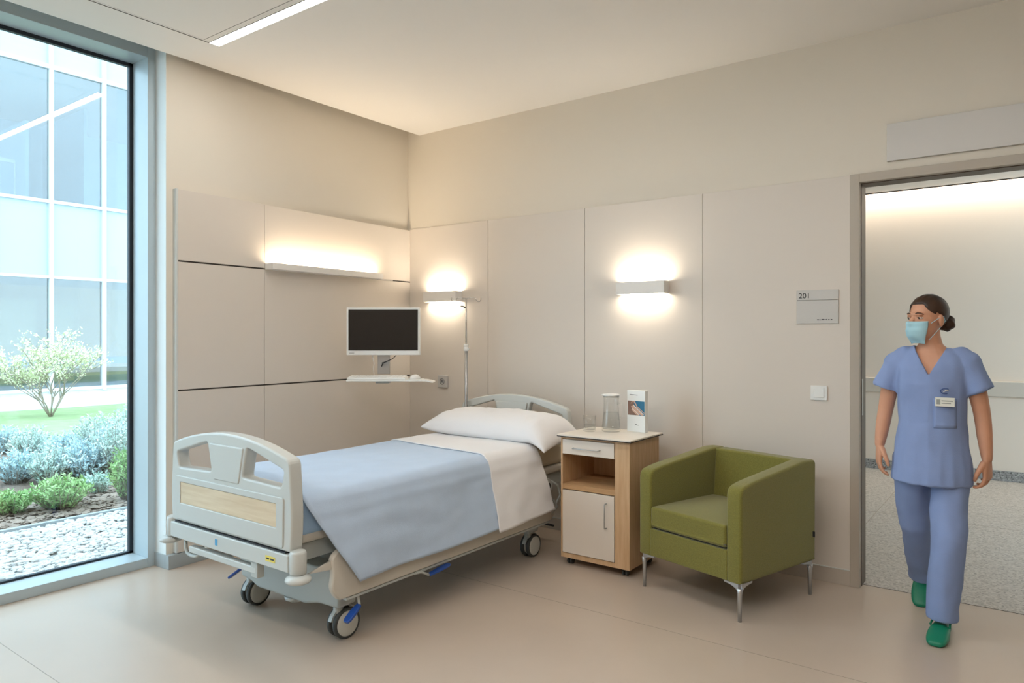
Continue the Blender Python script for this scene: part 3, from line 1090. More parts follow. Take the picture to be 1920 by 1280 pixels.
# drip stand in the head socket of the bed
iv = bpy.data.objects.new('drip_stand', None)
C.objects.link(iv)
iv.parent = bed
iv.location = (-0.445, 2.27, 0)
iv['label'] = 'slim chrome drip stand with two hooks'
bm = bmesh.new()
cyl(bm, (0, 0, 0.50), (0, 0, 1.36), 0.0125, 16)
obj('lower_pole', bm, m_satin, iv)
bm = bmesh.new()
cyl(bm, (0, 0, 1.36), (0, 0, 1.745), 0.0065, 12)
obj('upper_pole', bm, m_chrome, iv)
bm = bmesh.new()
lathe(bm, [(0.014, 1.335), (0.020, 1.34), (0.020, 1.36), (0.016, 1.365), (0.019, 1.37), (0.019, 1.385), (0.013, 1.39)], 16)
box(bm, 0.01, 0.03, -0.004, 0.004, 1.345, 1.357)
obj('height_clamp', bm, m_white, iv)
ca = math.cos(0.6342)
sa = math.sin(0.6342)
for s in (-1, 1):
    bm = bmesh.new()
    pts = [(0, 0, 1.742)]
    for q, zz in ((0.04, 1.752), (0.07, 1.75), (0.078, 1.735), (0.09, 1.722), (0.105, 1.722), (0.114, 1.735), (0.112, 1.752)):
        pts.append((s * q * ca, s * q * sa, zz - 0.004))
    tube(bm, pts, 0.003, 8)
    obj('hook', bm, m_chrome, iv)
bm = bmesh.new()
tube(bm, [(0, 0, 1.665), (-0.02, -0.01, 1.68), (-0.04, -0.02, 1.682)], 0.005, 8)
obj('cord_clip', bm, m_darkplastic, iv)


def sheet_mesh(name, mat, label, cat, x0, x1, ya, yb, ztop, drop_r, drop_l, off_r, foot_shift, head_shift, seed, amp=0.006, thick=0.006, zslope=0.0, yaL=None, ybL=None, flare=0.02):
    """cloth over the mattress hanging down on both sides"""
    NU, NV = 80, 64
    pro = []          # (x, z, s) s = how far down a side
    nt = 34
    for k in range(14):
        f = 1 - k / 14
        pro.append((x0 - 0.028 * math.sin(f * PI / 2), ztop - 0.03 - (drop_l - 0.03) * f, -f))
    for k in range(nt + 1):
        f = k / nt
        x = x0 + (x1 - x0) * f
        e = min((x - x0), (x1 - x)) / 0.06
        z = ztop - (0.03 * (1 - min(1, e)) ** 2)
        pro.append((x, z, 0))
    for k in range(1, 31):
        f = k / 30
        pro.append((x1 + off_r * (f ** 0.8), ztop - 0.03 - (drop_r - 0.03) * f, f))
    bm = bmesh.new()
    grid = []
    for j in range(NV + 1):
        v = j / NV
        row = []
        for (x, z, s) in pro:
            fx_ = min(1, max(0, (x - x0) / (x1 - x0)))
            y_a = ya if yaL is None else yaL + (ya - yaL) * fx_
            y_b = yb if ybL is None else ybL + (yb - ybL) * fx_
            sp = max(s, 0)
            y0_ = y_a + foot_shift * sp ** 1.1
            y1_ = y_b + head_shift * sp
            y = y0_ + (y1_ - y0_) * v
            n1 = noise.noise(Vector((x * 3 + seed, y * 2.2, z * 2)))
            xx, zz = x, z
            if s > 0:
                fold = math.sin(y * 5.2 + seed + 2.0 * s) * 0.5 + math.sin(y * 11 + 1.7 * seed) * 0.2
                n2 = noise.noise(Vector((y * 5 + s * 3, s * 4 - y * 2, seed)))
                xx += sp * (flare * fold + 0.016 * n1) + 0.007 * n2 * min(1, sp * 4)
                zz += sp * (0.012 * math.sin(y * 3.1 + seed) - zslope * (1 - v))
                # soft crease a hand's breadth below the edge
                xx += 0.004 * math.exp(-((s - 0.16) / 0.05) ** 2)
            elif s < 0:
                xx += -s * (-0.012 * math.sin(y * 6))
            else:
                zz += amp * n1 + 0.0035 * noise.noise(Vector((x * 4 + y * 5, y * 3 - x * 9, 3))) + 0.0012 * math.sin(y * 14 + x * 9) * n1
            row.append(bm.verts.new((xx, y, zz)))
        grid.append(row)
    for j in range(NV):
        for k in range(len(pro) - 1):
            bm.faces.new((grid[j][k], grid[j][k + 1], grid[j + 1][k + 1], grid[j + 1][k]))
    o = obj(name, bm, mat, smooth=True)
    s = o.modifiers.new('s', 'SOLIDIFY')
    s.thickness = thick
    s.offset = 1
    return tag(o, label, cat)


sheet_mesh('blanket', m_blanket, 'light blue blanket spread over the bed and hanging down its near side', 'blanket', -3.575, -2.625, 2.005, 3.345, 0.732,
           0.398, 0.26, 0.095, 0.235, -0.03, 1.3, zslope=0.035, yaL=2.005, ybL=3.45)
sheet_mesh('turned_down_sheet', m_sheet, 'white cotton sheet turned down between the blue blanket and the pillow', 'sheet', -3.572, -2.628, 3.32, 3.84, 0.741,
           0.432, 0.24, 0.113, -0.035, 0.06, 1.3, zslope=-0.006, yaL=3.425, ybL=4.22, flare=0.018)


def pillow():
    L, W_, H = 0.575, 0.225, 0.088
    bm = bmesh.new()
    nu, nv = 48, 28

    def pt(u, v, top):
        # u,v in -1..1
        eu = 1 - abs(u) ** 4.2
        ev = 1 - abs(v) ** 2.4
        h = max(0, eu) ** 0.5 * max(0, ev) ** 0.5
        corner = 1 - 0.06 * (abs(v) ** 2) * (1 - abs(u))
        x = L * u * (1 - 0.05 * (1 - abs(v) ** 2) * abs(u) ** 4) * 1.0
        y = W_ * v * (1 - 0.10 * (1 - abs(u) ** 2) * abs(v) ** 4)
        wr = noise.noise(Vector((u * 3.2, v * 1.6, 4.0))) * 0.012 + noise.noise(Vector((u * 9, v * 3 + u * 4, 2.0))) * 0.008
        z = (h * H * (1.25 if top else -0.75)) + (wr * h if top else 0)
        z += 0.03 * v                     # leans up towards the headboard
        # the end nearest the cabinet droops over the mattress edge
        sag = max(0, (x - 0.40)) / 0.2
        z -= 0.105 * sag ** 1.5
        x -= 0.02 * sag ** 2
        return (x, y, z)
    R = {}
    for s, top in ((0, True), (1, False)):
        for i in range(nu + 1):
            for j in range(nv + 1):
                u, v = -1 + 2 * i / nu, -1 + 2 * j / nv
                edge = i in (0, nu) or j in (0, nv)
                if s and edge:
                    R[s, i, j] = R[0, i, j]
                else:
                    R[s, i, j] = bm.verts.new(pt(u, v, top))
        for i in range(nu):
            for j in range(nv):
                q = [R[s, i, j], R[s, i + 1, j], R[s, i + 1, j + 1], R[s, i, j + 1]]
                bm.faces.new(q if not s else q[::-1])
    o = obj('pillow', bm, m_sheet, smooth=True, loc=(-3.06, 4.0, 0.812), rot=(0, 0, -0.03))
    sb = o.modifiers.new('s', 'SUBSURF')
    sb.levels = sb.render_levels = 1
    tag(o, 'long plump white pillow resting at the head of the bed', 'pillow')


pillow()

#==FURNITURE
# ------------------------------------------------------------------ bedside cabinet
cb = thing('bedside_cabinet', 'oak bedside cabinet on small castors with white drawer and door', 'cabinet', (-2.185, 4.03, 0))
zt = 0.815
obj('body', B((-0.245, -0.232, -0.2, 0.21, 0.048, zt), (0.141, 0.24, -0.2, 0.21, 0.048, zt), (-0.232, 0.141, -0.2, 0.21, 0.048, 0.078),
              (-0.232, 0.141, 0.196, 0.21, 0.078, zt), (-0.232, 0.141, -0.2, 0.196, 0.800, zt)), m_oak, cb, bevel=0.001, seg=1)
obj('shelf', B((-0.232, 0.141, -0.198, 0.196, 0.482, 0.515)), m_oak_in, cb, bevel=0.001, seg=1)
obj('drawer_box', B((-0.228, 0.137, -0.18, 0.19, 0.703, 0.797)), m_oak_in, cb)
o = obj('inner_back', B((-0.04, 0.13, 0.190, 0.1955, 0.517, 0.70)), m_cabwhite, cb)
tp = obj('worktop', B((-0.255, 0.262, -0.23, 0.222, 0.8205, 0.83)), m_cabtop, cb, bevel=0.0015, seg=1)
obj('worktop_edge', B((-0.256, 0.263, -0.231, 0.223, 0.8155, 0.8205)), m_cabedge, tp)
dr = obj('drawer', B((-0.229, 0.138, -0.206, -0.186, 0.706, 0.798)), m_cabwhite, cb, bevel=0.0015, seg=1)
bm = bmesh.new()
tube(bm, [(-0.145, -0.206, 0.748), (-0.145, -0.227, 0.748), (-0.138, -0.232, 0.748), (0.034, -0.232, 0.748), (0.041, -0.227, 0.748), (0.041, -0.206, 0.748)], 0.0032, 8)
obj('drawer_handle', bm, m_satin, dr)
do = obj('door', B((-0.229, 0.138, -0.206, -0.186, 0.082, 0.477)), m_cabwhite, cb, bevel=0.0015, seg=1)
bm = bmesh.new()
tube(bm, [(0.086, -0.206, 0.43), (0.086, -0.227, 0.43), (0.086, -0.232, 0.422), (0.086, -0.232, 0.288), (0.086, -0.227, 0.28), (0.086, -0.206, 0.28)], 0.0036, 8)
obj('door_handle', bm, m_satin, do)
for (x, y) in ((-0.20, -0.15), (0.19, -0.15), (-0.20, 0.16), (0.19, 0.16)):
    bm = bmesh.new()
    box(bm, x - 0.018, x + 0.018, y - 0.018, y + 0.018, 0.040, 0.048)
    for s in (-1, 1):
        cyl(bm, (x + s * 0.006, y, 0.022), (x + s * 0.016, y, 0.022), 0.022, 18)
    cyl(bm, (x - 0.008, y, 0.022), (x + 0.008, y, 0.022), 0.012, 12)
    obj('castor', bm, m_tyre, cb)

# tumbler, jug, brochure
t = thing('tumbler', 'small clear drinking glass with a little water, on the bedside cabinet', 'glass', (-2.335, 4.03, 0.8302))
bm = bmesh.new()
lathe(bm, [(0.033, 0.0), (0.040, 0.004), (0.041, 0.05), (0.042, 0.104), (0.0395, 0.104), (0.0385, 0.05), (0.037, 0.012), (0.004, 0.009)], 32)
obj('glass_body', bm, m_drink, t)
bm = bmesh.new()
lathe(bm, [(0.0365, 0.0125), (0.0375, 0.042), (0.002, 0.042)], 28)
obj('water_fill', bm, m_water, t)
t = thing('water_jug', 'clear glass water jug with white lid and handle, on the bedside cabinet', 'jug', (-2.215, 4.10, 0.8302))
bm = bmesh.new()
lathe(bm, [(0.054, 0.0), (0.060, 0.006), (0.060, 0.03), (0.056, 0.07), (0.051, 0.12), (0.048, 0.17), (0.0485, 0.21), (0.052, 0.232),
           (0.0495, 0.232), (0.0460, 0.21), (0.0455, 0.17), (0.0485, 0.12), (0.0535, 0.07), (0.0565, 0.03), (0.055, 0.018), (0.004, 0.016)], 36)
obj('glass_body', bm, m_drink, t)
bm = bmesh.new()
tube(bm, [(0.046, -0.004, 0.185), (0.075, -0.007, 0.195), (0.094, -0.009, 0.175), (0.097, -0.009, 0.135), (0.086, -0.008, 0.10), (0.054, -0.005, 0.085)], [0.007, 0.0065, 0.0065, 0.0065, 0.0065, 0.007], 10)
obj('handle', bm, m_drink, t)
bm = bmesh.new()
lathe(bm, [(0.0545, 0.019), (0.0555, 0.03), (0.053, 0.07), (0.0475, 0.125), (0.002, 0.125)], 30)
obj('water_fill', bm, m_water, t)
bm = bmesh.new()
lathe(bm, [(0.047, 0.225), (0.047, 0.2325), (0.054, 0.2335), (0.054, 0.241), (0.048, 0.244), (0.003, 0.245)], 30)
box(bm, -0.064, -0.04, -0.013, 0.013, 0.234, 0.240)
obj('lid', bm, m_white, t)
t = thing('brochure_box', 'white information booklet stand with a blue photo, upright on the bedside cabinet', 'booklet', (-2.075, 4.195, 0.8302), -0.12)
bx = 0.068
obj('booklet_block', B((-bx, bx, -0.0165, 0.018, 0, 0.268)), m_white, t, bevel=0.001, seg=1)
m_blue_pic = M('booklet_blue_picture', (34, 108, 142), 0.45)
m_pic_skin = M('booklet_skin_tone', (206, 170, 150), 0.5)
m_pic_dark = M('booklet_brown_tone', (134, 104, 90), 0.5)
m_pic_light = M('booklet_highlight', (236, 222, 212), 0.5)


def flat(polys, y, mat, name, par, th=0.0004):
    bm = bmesh.new()
    for poly in polys:
        a = [bm.verts.new((x, y, z)) for x, z in poly]
        b = [bm.verts.new((x, y - th, z)) for x, z in poly]
        bm.faces.new(a)
        bm.faces.new(b[::-1])
        for i in range(len(a)):
            bm.faces.new((a[i], a[(i + 1) % len(a)], b[(i + 1) % len(a)], b[i]))
    return obj(name, bm, mat, par)


yf = -0.0166
ph = flat([[(-0.062, 0.108), (0.065, 0.108), (0.065, 0.20), (-0.062, 0.20)]], yf, m_blue_pic, 'cover_photo', t)
flat([[(-0.062, 0.108), (0.01, 0.108), (-0.01, 0.15), (-0.018, 0.20), (-0.062, 0.20)]], yf - 0.0005, m_pic_dark, 'photo_shade', ph)
flat([[(-0.04, 0.18), (-0.02, 0.199), (-0.005, 0.178), (0.01, 0.158), (0.063, 0.122), (0.063, 0.126), (0.012, 0.166), (-0.008, 0.199), (-0.03, 0.199)],
      [(-0.038, 0.165), (-0.02, 0.17), (0.058, 0.110), (0.04, 0.109), (-0.03, 0.150)],
      [(-0.036, 0.142), (-0.025, 0.146), (0.028, 0.109), (0.008, 0.109)]], yf - 0.001, m_pic_skin, 'photo_hand', ph)
flat([[(-0.022, 0.172), (-0.018, 0.176), (0.06, 0.116), (0.058, 0.112)], [(-0.03, 0.148), (-0.026, 0.151), (0.03, 0.112), (0.024, 0.111)]], yf - 0.0015, m_pic_light, 'photo_highlight', ph)
flat([[(-0.048, 0.238), (0.012, 0.236), (0.012, 0.240), (-0.048, 0.242)]], yf, m_grey_print, 'title_mark', t)
flat([[(-0.006, 0.046), (0.010, 0.044), (0.010, 0.048), (-0.006, 0.051)], [(0.012, 0.042), (0.022, 0.044), (0.022, 0.046), (0.012, 0.0445)]], yf, m_grey_print, 'logo_mark', t)

# ------------------------------------------------------------------ armchair
ch = thing('armchair', 'olive green upholstered tub armchair on slim metal legs', 'armchair', (-1.4185, 3.99, 0), -0.2960)
HX, HY = 0.345, 0.345


def arm_profile():
    pts = [(-HY, 0.195), (HY, 0.195), (HY + 0.005, 0.758), (HY - 0.10, 0.762), (-HY + 0.10, 0.700), (-HY, 0.678)]
    return rpoly(pts, [0.008, 0.008, 0.03, 0.03, 0.06, 0.045], 6)


for s in (-1, 1):
    me = plate([(y, z) for y, z in arm_profile()], [], 0.088, 0.014, 4)
    me.transform(Matrix.Rotation(PI / 2, 4, 'Z'))
    meshobj('armrest', me, m_green, ch, loc=(s * (HX - 0.044), 0, 0), smooth=False)
bm = bmesh.new()
loft(bm, [[(-0.262, 0.20, 0.34), (0.262, 0.20, 0.34), (0.262, HY, 0.196), (-0.262, HY, 0.196)],
          [(-0.262, 0.225, 0.5), (0.262, 0.225, 0.5), (0.262, HY, 0.5), (-0.262, HY, 0.5)],
          [(-0.262, 0.245, 0.758), (0.262, 0.245, 0.758), (0.262, HY + 0.004, 0.755), (-0.262, HY + 0.004, 0.755)]])
obj('backrest', bm, m_green, ch, bevel=0.014, seg=4)
obj('seat_base', B((-0.262, 0.262, -HY, 0.22, 0.196, 0.352)), m_green, ch, bevel=0.006)
obj('seat_shadow_gap', B((-0.25, 0.25, -HY + 0.02, 0.2, 0.353, 0.360)), m_darkplastic, ch)
bm = bmesh.new()
box(bm, -0.255, 0.255, -HY - 0.004, 0.215, 0.361, 0.478)
bmesh.ops.subdivide_edges(bm, edges=bm.edges, cuts=7, use_grid_fill=True)
for v in bm.verts:
    if v.co.z > 0.47:
        e = (1 - (v.co.x / 0.255) ** 2) * (1 - ((v.co.y + 0.065) / 0.285) ** 2)
        v.co.z += 0.016 * max(e, 0) ** 0.7
obj('seat_cushion', bm, m_green, ch, bevel=0.024, seg=4)
obj('fabric_tag', B((HX + 0.0, HX + 0.012, HY - 0.03, HY - 0.026, 0.33, 0.36)), m_darkplastic, ch)
for sx in (-1, 1):
    for sy in (-1, 1):
        bm = bmesh.new()
        cx, cy = sx * (HX - 0.022), sy * (HY - 0.022)
        tube(bm, [(cx, cy, 0.0), (cx, cy, 0.14), (cx, cy, 0.172)], [0.0095, 0.0125, 0.016], 12)
        # curved mounting wings running under both edges
        for dx, dy in ((-sx, 0), (0, -sy)):
            prev = []
            for f, zz, wd in ((0.0, 0.150, 0.013), (0.012, 0.170, 0.014), (0.03, 0.182, 0.016), (0.055, 0.188, 0.017), (0.085, 0.190, 0.015)):
                c = Vector((cx + dx * f, cy + dy * f, zz))
                a = Vector((dy, dx, 0)) * wd
                prev.append([c - a - Vector((0, 0, 0.004)), c + a - Vector((0, 0, 0.004)), Vector((c.x, c.y, 0.1955)) + a, Vector((c.x, c.y, 0.1955)) - a])
            loft(bm, prev)
        obj('leg', bm, m_satin, ch)

# ------------------------------------------------------------------ monitor on a swivel arm with keyboard tray
yaw = math.atan(979 / 1331.0)
mo = thing('wall_monitor', 'white-framed monitor with keyboard tray on a swivel wall arm over the bed', 'monitor', (-3.91, 3.70, 1.486), yaw)
obj('monitor_frame', B((-0.2735, 0.2735, -0.022, 0.02, -0.177, 0.178)), m_white, mo, bevel=0.006, seg=3)
obj('screen', B((-0.258, 0.258, -0.0235, -0.0221, -0.142, 0.162)), m_screen, mo)
obj('brand_mark', B((-0.252, -0.215, -0.0228, -0.0221, -0.163, -0.159)), m_grey_print, mo)
bm = B((-0.05, 0.04, 0.021, 0.05, -0.32, 0.08))
obj('support_column', bm, m_satin, mo, bevel=0.003)
bm = bmesh.new()
box(bm, -0.03, 0.02, 0.05, 0.12, -0.05, 0.05)
cyl(bm, (-0.005, 0.10, -0.04), (-0.005, 0.10, 0.04), 0.025, 16)
tube(bm, [(-0.005, 0.10, 0), (0.05, 0.42, 0), (0.0, 0.72, 0)], 0.018, 12)
cyl(bm, (0.05, 0.42, -0.035), (0.05, 0.42, 0.035), 0.026, 16)
obj('swivel_arm', bm, m_bedgrey, mo, bevel=0.002)
wp = obj('wall_plate', B((-0.012, 0.0, -0.05, 0.05, -0.08, 0.08)), m_bedgrey, mo)
wp.location = (0.0, 0.74, 0)
wp.rotation_euler = (0, 0, -yaw + math.asin(0.0371))
tr = obj('keyboard_tray', B((-0.245, 0.30, -0.16, 0.02, -0.365, -0.352)), m_white, mo, bevel=0.005, seg=3)
bm = bmesh.new()
rings = []
for x, zz, h in ((0.29, -0.3585, 0.005), (0.33, -0.36, 0.004), (0.36, -0.366, 0.0035), (0.385, -0.372, 0.002)):
    rings.append([(x, -0.15, zz - h), (x, 0.01, zz - h), (x, 0.01, zz + h), (x, -0.15, zz + h)])
loft(bm, rings)
obj('tray_lip', bm, m_white, tr)
obj('tray_bracket', B((-0.05, 0.05, -0.06, 0.03, -0.385, -0.366)), m_bedgrey, tr, bevel=0.004)
bm = bmesh.new()
loft(bm, [[(-0.24, -0.155, -0.3515), (0.19, -0.155, -0.3515), (0.19, -0.01, -0.3515), (-0.24, -0.01, -0.3515)],
          [(-0.238, -0.152, -0.336), (0.175, -0.152, -0.336), (0.175, -0.014, -0.326), (-0.238, -0.014, -0.326)]])
kb = obj('keyboard', bm, m_white, None, bevel=0.003)
kb.matrix_world = Matrix.Translation((-3.91, 3.70, 1.486)) @ Matrix.Rotation(yaw, 4, 'Z')
tag(kb, 'slim white keyboard lying on the tray below the monitor', 'keyboard')
bm = bmesh.new()
for r_ in range(4):
    for k in range(14):
        x = -0.222 + k * 0.027
        y = -0.142 + r_ * 0.029
        z = -0.336 + 0.01 * (r_ * 0.029 + 0.01) / 0.138
        box(bm, x, x + 0.022, y, y + 0.023, z, z + 0.003)
obj('keys', bm, m_white, kb)
bm = bmesh.new()
sphere(bm, (0, 0, 0), 0.034, (1, 1.35, 0.95), 20, 12)
bmesh.ops.bisect_plane(bm, geom=bm.verts[:] + bm.edges[:] + bm.faces[:], plane_co=(0, 0, -0.003), plane_no=(0, 0, -1), clear_outer=True)
bmesh.ops.holes_fill(bm, edges=bm.edges[:], sides=0)
o = obj('computer_mouse', bm, m_white)
mw = Matrix.Translation((-3.91, 3.70, 1.486)) @ Matrix.Rotation(yaw, 4, 'Z') @ Vector((0.245, -0.08, -0.3488))
o.location = mw
tag(o, 'rounded white computer mouse at the right end of the keyboard tray', 'mouse')
bm = bmesh.new()
tube(bm, [(0.095, -0.012, -0.178), (0.07, -0.03, -0.205), (0.03, -0.03, -0.222), (0.0, -0.028, -0.235), (-0.012, -0.026, -0.262)], [0.003, 0.003, 0.004, 0.006, 0.004], 8)
cyl(bm, (-0.002, -0.028, -0.232), (-0.010, -0.005, -0.236), 0.004, 8)
obj('black_cable', bm, m_darkplastic, mo)
bm = bmesh.new()
tube(bm, [(-0.09, 0.03, -0.175), (-0.078, 0.0, -0.21), (-0.07, 0.0, -0.24), (-0.078, 0.0, -0.27), (-0.07, 0.01, -0.352)], 0.0035, 8)
obj('white_cable', bm, m_lampwhite, mo)

#==PERSON
# ------------------------------------------------------------------ nurse walking in through the doorway
nu = thing('person', 'person in blue scrubs, light blue face mask and green clogs walking through the doorway', 'person', (-0.42, 4.15, 0))
HEADM = Matrix.Translation((-0.018, 0.0, 0)) @ Matrix.Rotation(math.radians(-36), 4, 'Z')


def limb(bm, pts, rs, seg=18, sub=3):
    """smooth tapering limb through joints"""
    P, R_ = [], []
    n = len(pts)
    V = [Vector(p) for p in pts]
    for i in range(n - 1):
        p0 = V[max(i - 1, 0)]
        p1, p2 = V[i], V[i + 1]
        p3 = V[min(i + 2, n - 1)]
        for k in range(sub):
            t = k / sub
            P.append(0.5 * ((2 * p1) + (-p0 + p2) * t + (2 * p0 - 5 * p1 + 4 * p2 - p3) * t * t + (-p0 + 3 * p1 - 3 * p2 + p3) * t ** 3))
            R_.append(rs[i] * (1 - t) + rs[i + 1] * t)
    P.append(V[-1])
    R_.append(rs[-1])
    tube(bm, P, R_, seg)
    sphere(bm, P[0], R_[0] * 0.99)
    sphere(bm, P[-1], R_[-1] * 0.99)


def hand(bm, wrist, s, swing=0.0, curl=1.0):
    """relaxed hand hanging from the wrist; s=-1 her right, +1 her left; palm towards the thigh"""
    W_ = Vector(wrist)
    D = Vector((0.10 * s * 0.3, -swing, -1)).normalized()
    F = Vector((-0.35 * s, -1, 0))
    F = (F - D * F.dot(D)).normalized()
    I = D.cross(F)
    if I.x * s > 0:
        I = -I

    def P(d, f, i):
        return W_ + D * d + F * f + I * i
    rings = []
    for d, wf, ti, of in ((-0.03, 0.026, 0.020, 0), (0.0, 0.027, 0.018, 0), (0.02, 0.033, 0.017, 0.002), (0.05, 0.040, 0.0155, 0.002), (0.08, 0.0405, 0.0135, 0.0), (0.094, 0.037, 0.010, -0.001)):
        rings.append(ell(P(d, of, 0), wf, ti, 16, (F, I), 0.85))
    loft(bm, rings)
    for k, (f, L, sp) in enumerate(((0.0315, 0.070, 0.16), (0.0105, 0.078, 0.04), (-0.0105, 0.072, -0.07), (-0.0305, 0.056, -0.20))):
        pts = [P(0.075, f * 0.95, 0)]
        a = 0.0
        p = P(0.088 - 0.006 * (k == 3), f, 0)
        pts.append(p)
        for seg, (fr, da) in enumerate(((0.45, 0.30), (0.30, 0.42), (0.25, 0.35))):
            a += da * curl * (1 + 0.12 * k)
            dirv = (D * math.cos(a) + I * math.sin(a) + F * sp * 0.8).normalized()
            p = p + dirv * L * fr
            pts.append(p)
        limb(bm, pts, [0.0088, 0.0092, 0.0086, 0.0078, 0.0068], 10, 2)
    p0 = P(0.018, 0.026, 0.006)
    p1 = P(0.048, 0.050, 0.016)
    p2 = P(0.074, 0.058, 0.026)
    p3 = P(0.096, 0.055, 0.034)
    limb(bm, [p0, p1, p2, p3], [0.016, 0.0125, 0.0105, 0.0085], 10, 2)


bm = bmesh.new()
# head (own frame facing -Y, then turned on the neck)
hb = bmesh.new()
sphere(hb, (0, 0.012, 1.568), 1, (0.073, 0.092, 0.086), 32, 20)
sphere(hb, (0, -0.022, 1.520), 1, (0.063, 0.070, 0.080), 28, 18)
sphere(hb, (0, -0.030, 1.478), 1, (0.051, 0.055, 0.050), 24, 14)
sphere(hb, (0, -0.064, 1.446), 1, (0.024, 0.020, 0.020), 16, 10)
sphere(hb, (0, -0.078, 1.560), 1, (0.048, 0.016, 0.012), 16, 10)
for s in (-1, 1):
    sphere(hb, (s * 0.036, -0.060, 1.508), 1, (0.022, 0.024, 0.022), 14, 10)
    # ear
    rings = []
    for k in range(9):
        a = 2 * PI * k / 8
    sphere(hb, (s * 0.074, 0.010, 1.527), 1, (0.010, 0.018, 0.031), 14, 10, Matrix.Rotation(s * 0.25, 4, 'Z'))
limb(hb, [(0, -0.084, 1.548), (0, -0.097, 1.525), (0, -0.108, 1.507)], [0.009, 0.011, 0.0135], 12, 3)
sphere(hb, (0.012, -0.096, 1.503), 0.009)
sphere(hb, (-0.012, -0.096, 1.503), 0.009)
sphere(hb, (0, -0.086, 1.474), 1, (0.024, 0.010, 0.006))
sphere(hb, (0, -0.084, 1.464), 1, (0.021, 0.010, 0.007))
hb.transform(HEADM)
tmp = bpy.data.meshes.new('tmp')
hb.to_mesh(tmp)
hb.free()
bm.from_mesh(tmp)
# neck, trunk
rings = [ell((-0.014, 0.012, 1.50), 0.050, 0.052), ell((-0.010, 0.016, 1.45), 0.050, 0.051), ell((-0.004, 0.018, 1.41), 0.054, 0.055), ell((0, 0.016, 1.375), 0.085, 0.066),
         ell((0, 0.012, 1.345), 0.120, 0.076), ell((0, 0.008, 1.30), 0.145, 0.090), ell((0, 0.0, 1.22), 0.140, 0.102), ell((0, -0.002, 1.12), 0.126, 0.095),
         ell((0, 0, 1.02), 0.120, 0.088), ell((0, 0.004, 0.92), 0.145, 0.098), ell((0, 0.01, 0.84), 0.150, 0.100), ell((0, 0.01, 0.79), 0.12, 0.08)]
loft(bm, rings)
SH_R = [(-0.122, 0.012, 1.342), (-0.155, 0.012, 1.308), (-0.185, 0.02, 1.20), (-0.207, 0.03, 1.085), (-0.222, 0.015, 0.98), (-0.232, -0.010, 0.885)]
SH_L = [(0.122, 0.012, 1.342), (0.155, 0.010, 1.308), (0.190, 0.00, 1.20), (0.214, 0.01, 1.075), (0.226, 0.0, 0.965), (0.236, -0.010, 0.855)]
AR = [0.046, 0.047, 0.042, 0.037, 0.034, 0.0235]
limb(bm, SH_R, AR, 18, 4)
limb(bm, SH_L, AR, 18, 4)
hand(bm, (-0.232, -0.010, 0.880), -1, 0.12, 0.9)
hand(bm, (0.236, -0.010, 0.850), 1, 0.0, 1.25)
LEG_F = [(0.085, 0.0, 0.84), (0.086, -0.05, 0.66), (0.084, -0.115, 0.46), (0.070, -0.13, 0.27), (0.056, -0.140, 0.10)]
LEG_B = [(-0.085, 0.01, 0.84), (-0.088, 0.05, 0.66), (-0.088, 0.10, 0.47), (-0.082, 0.21, 0.30), (-0.075, 0.335, 0.16)]
limb(bm, LEG_F, [0.08, 0.072, 0.052, 0.048, 0.034], 18, 4)
limb(bm, LEG_B, [0.08, 0.072, 0.052, 0.048, 0.034], 18, 4)
body = meshobj('body', remeshed(bm, 0.0032, 3, 0.5), m_skin, nu, smooth=True)


def wrinkle(me, amp, sc_, seed):
    me.update()
    vs = me.vertices
    ns = [v.normal.copy() for v in vs]
    for v, n in zip(vs, ns):
        p = v.co
        k = noise.noise(Vector((p.x * sc_[0] + seed, p.y * sc_[1], p.z * sc_[2]))) + 0.45 * noise.noise(Vector((p.x * sc_[0] * 2.3 + seed, p.y * sc_[1] * 2.2, p.z * sc_[2] * 2.1)))
        v.co = p + n * amp * k


# trousers
bm = bmesh.new()
loft(bm, [ell((0, 0.005, 0.93), 0.150, 0.108), ell((0, 0.006, 0.86), 0.166, 0.118), ell((0, 0.005, 0.80), 0.162, 0.115), ell((0, 0.005, 0.77), 0.12, 0.10)])
tube(bm, [LEG_F[0], (0.086, -0.035, 0.72), (0.087, -0.06, 0.62), LEG_F[2], (0.076, -0.125, 0.32), (0.062, -0.130, 0.16), (0.060, -0.128, 0.075)],
     [0.090, 0.088, 0.083, 0.076, 0.073, 0.073, 0.076], 24)
tube(bm, [LEG_B[0], (-0.086, 0.03, 0.72), (-0.088, 0.06, 0.62), LEG_B[2], (-0.084, 0.20, 0.33), (-0.078, 0.30, 0.18), (-0.075, 0.325, 0.13)],
     [0.090, 0.086, 0.080, 0.071, 0.066, 0.065, 0.066], 24)
me = remeshed(bm, 0.008, 6, 0.5)
wrinkle(me, 0.010, (9, 9, 6), 2.0)
meshobj('scrub_trousers', me, m_scrub, nu, smooth=True)

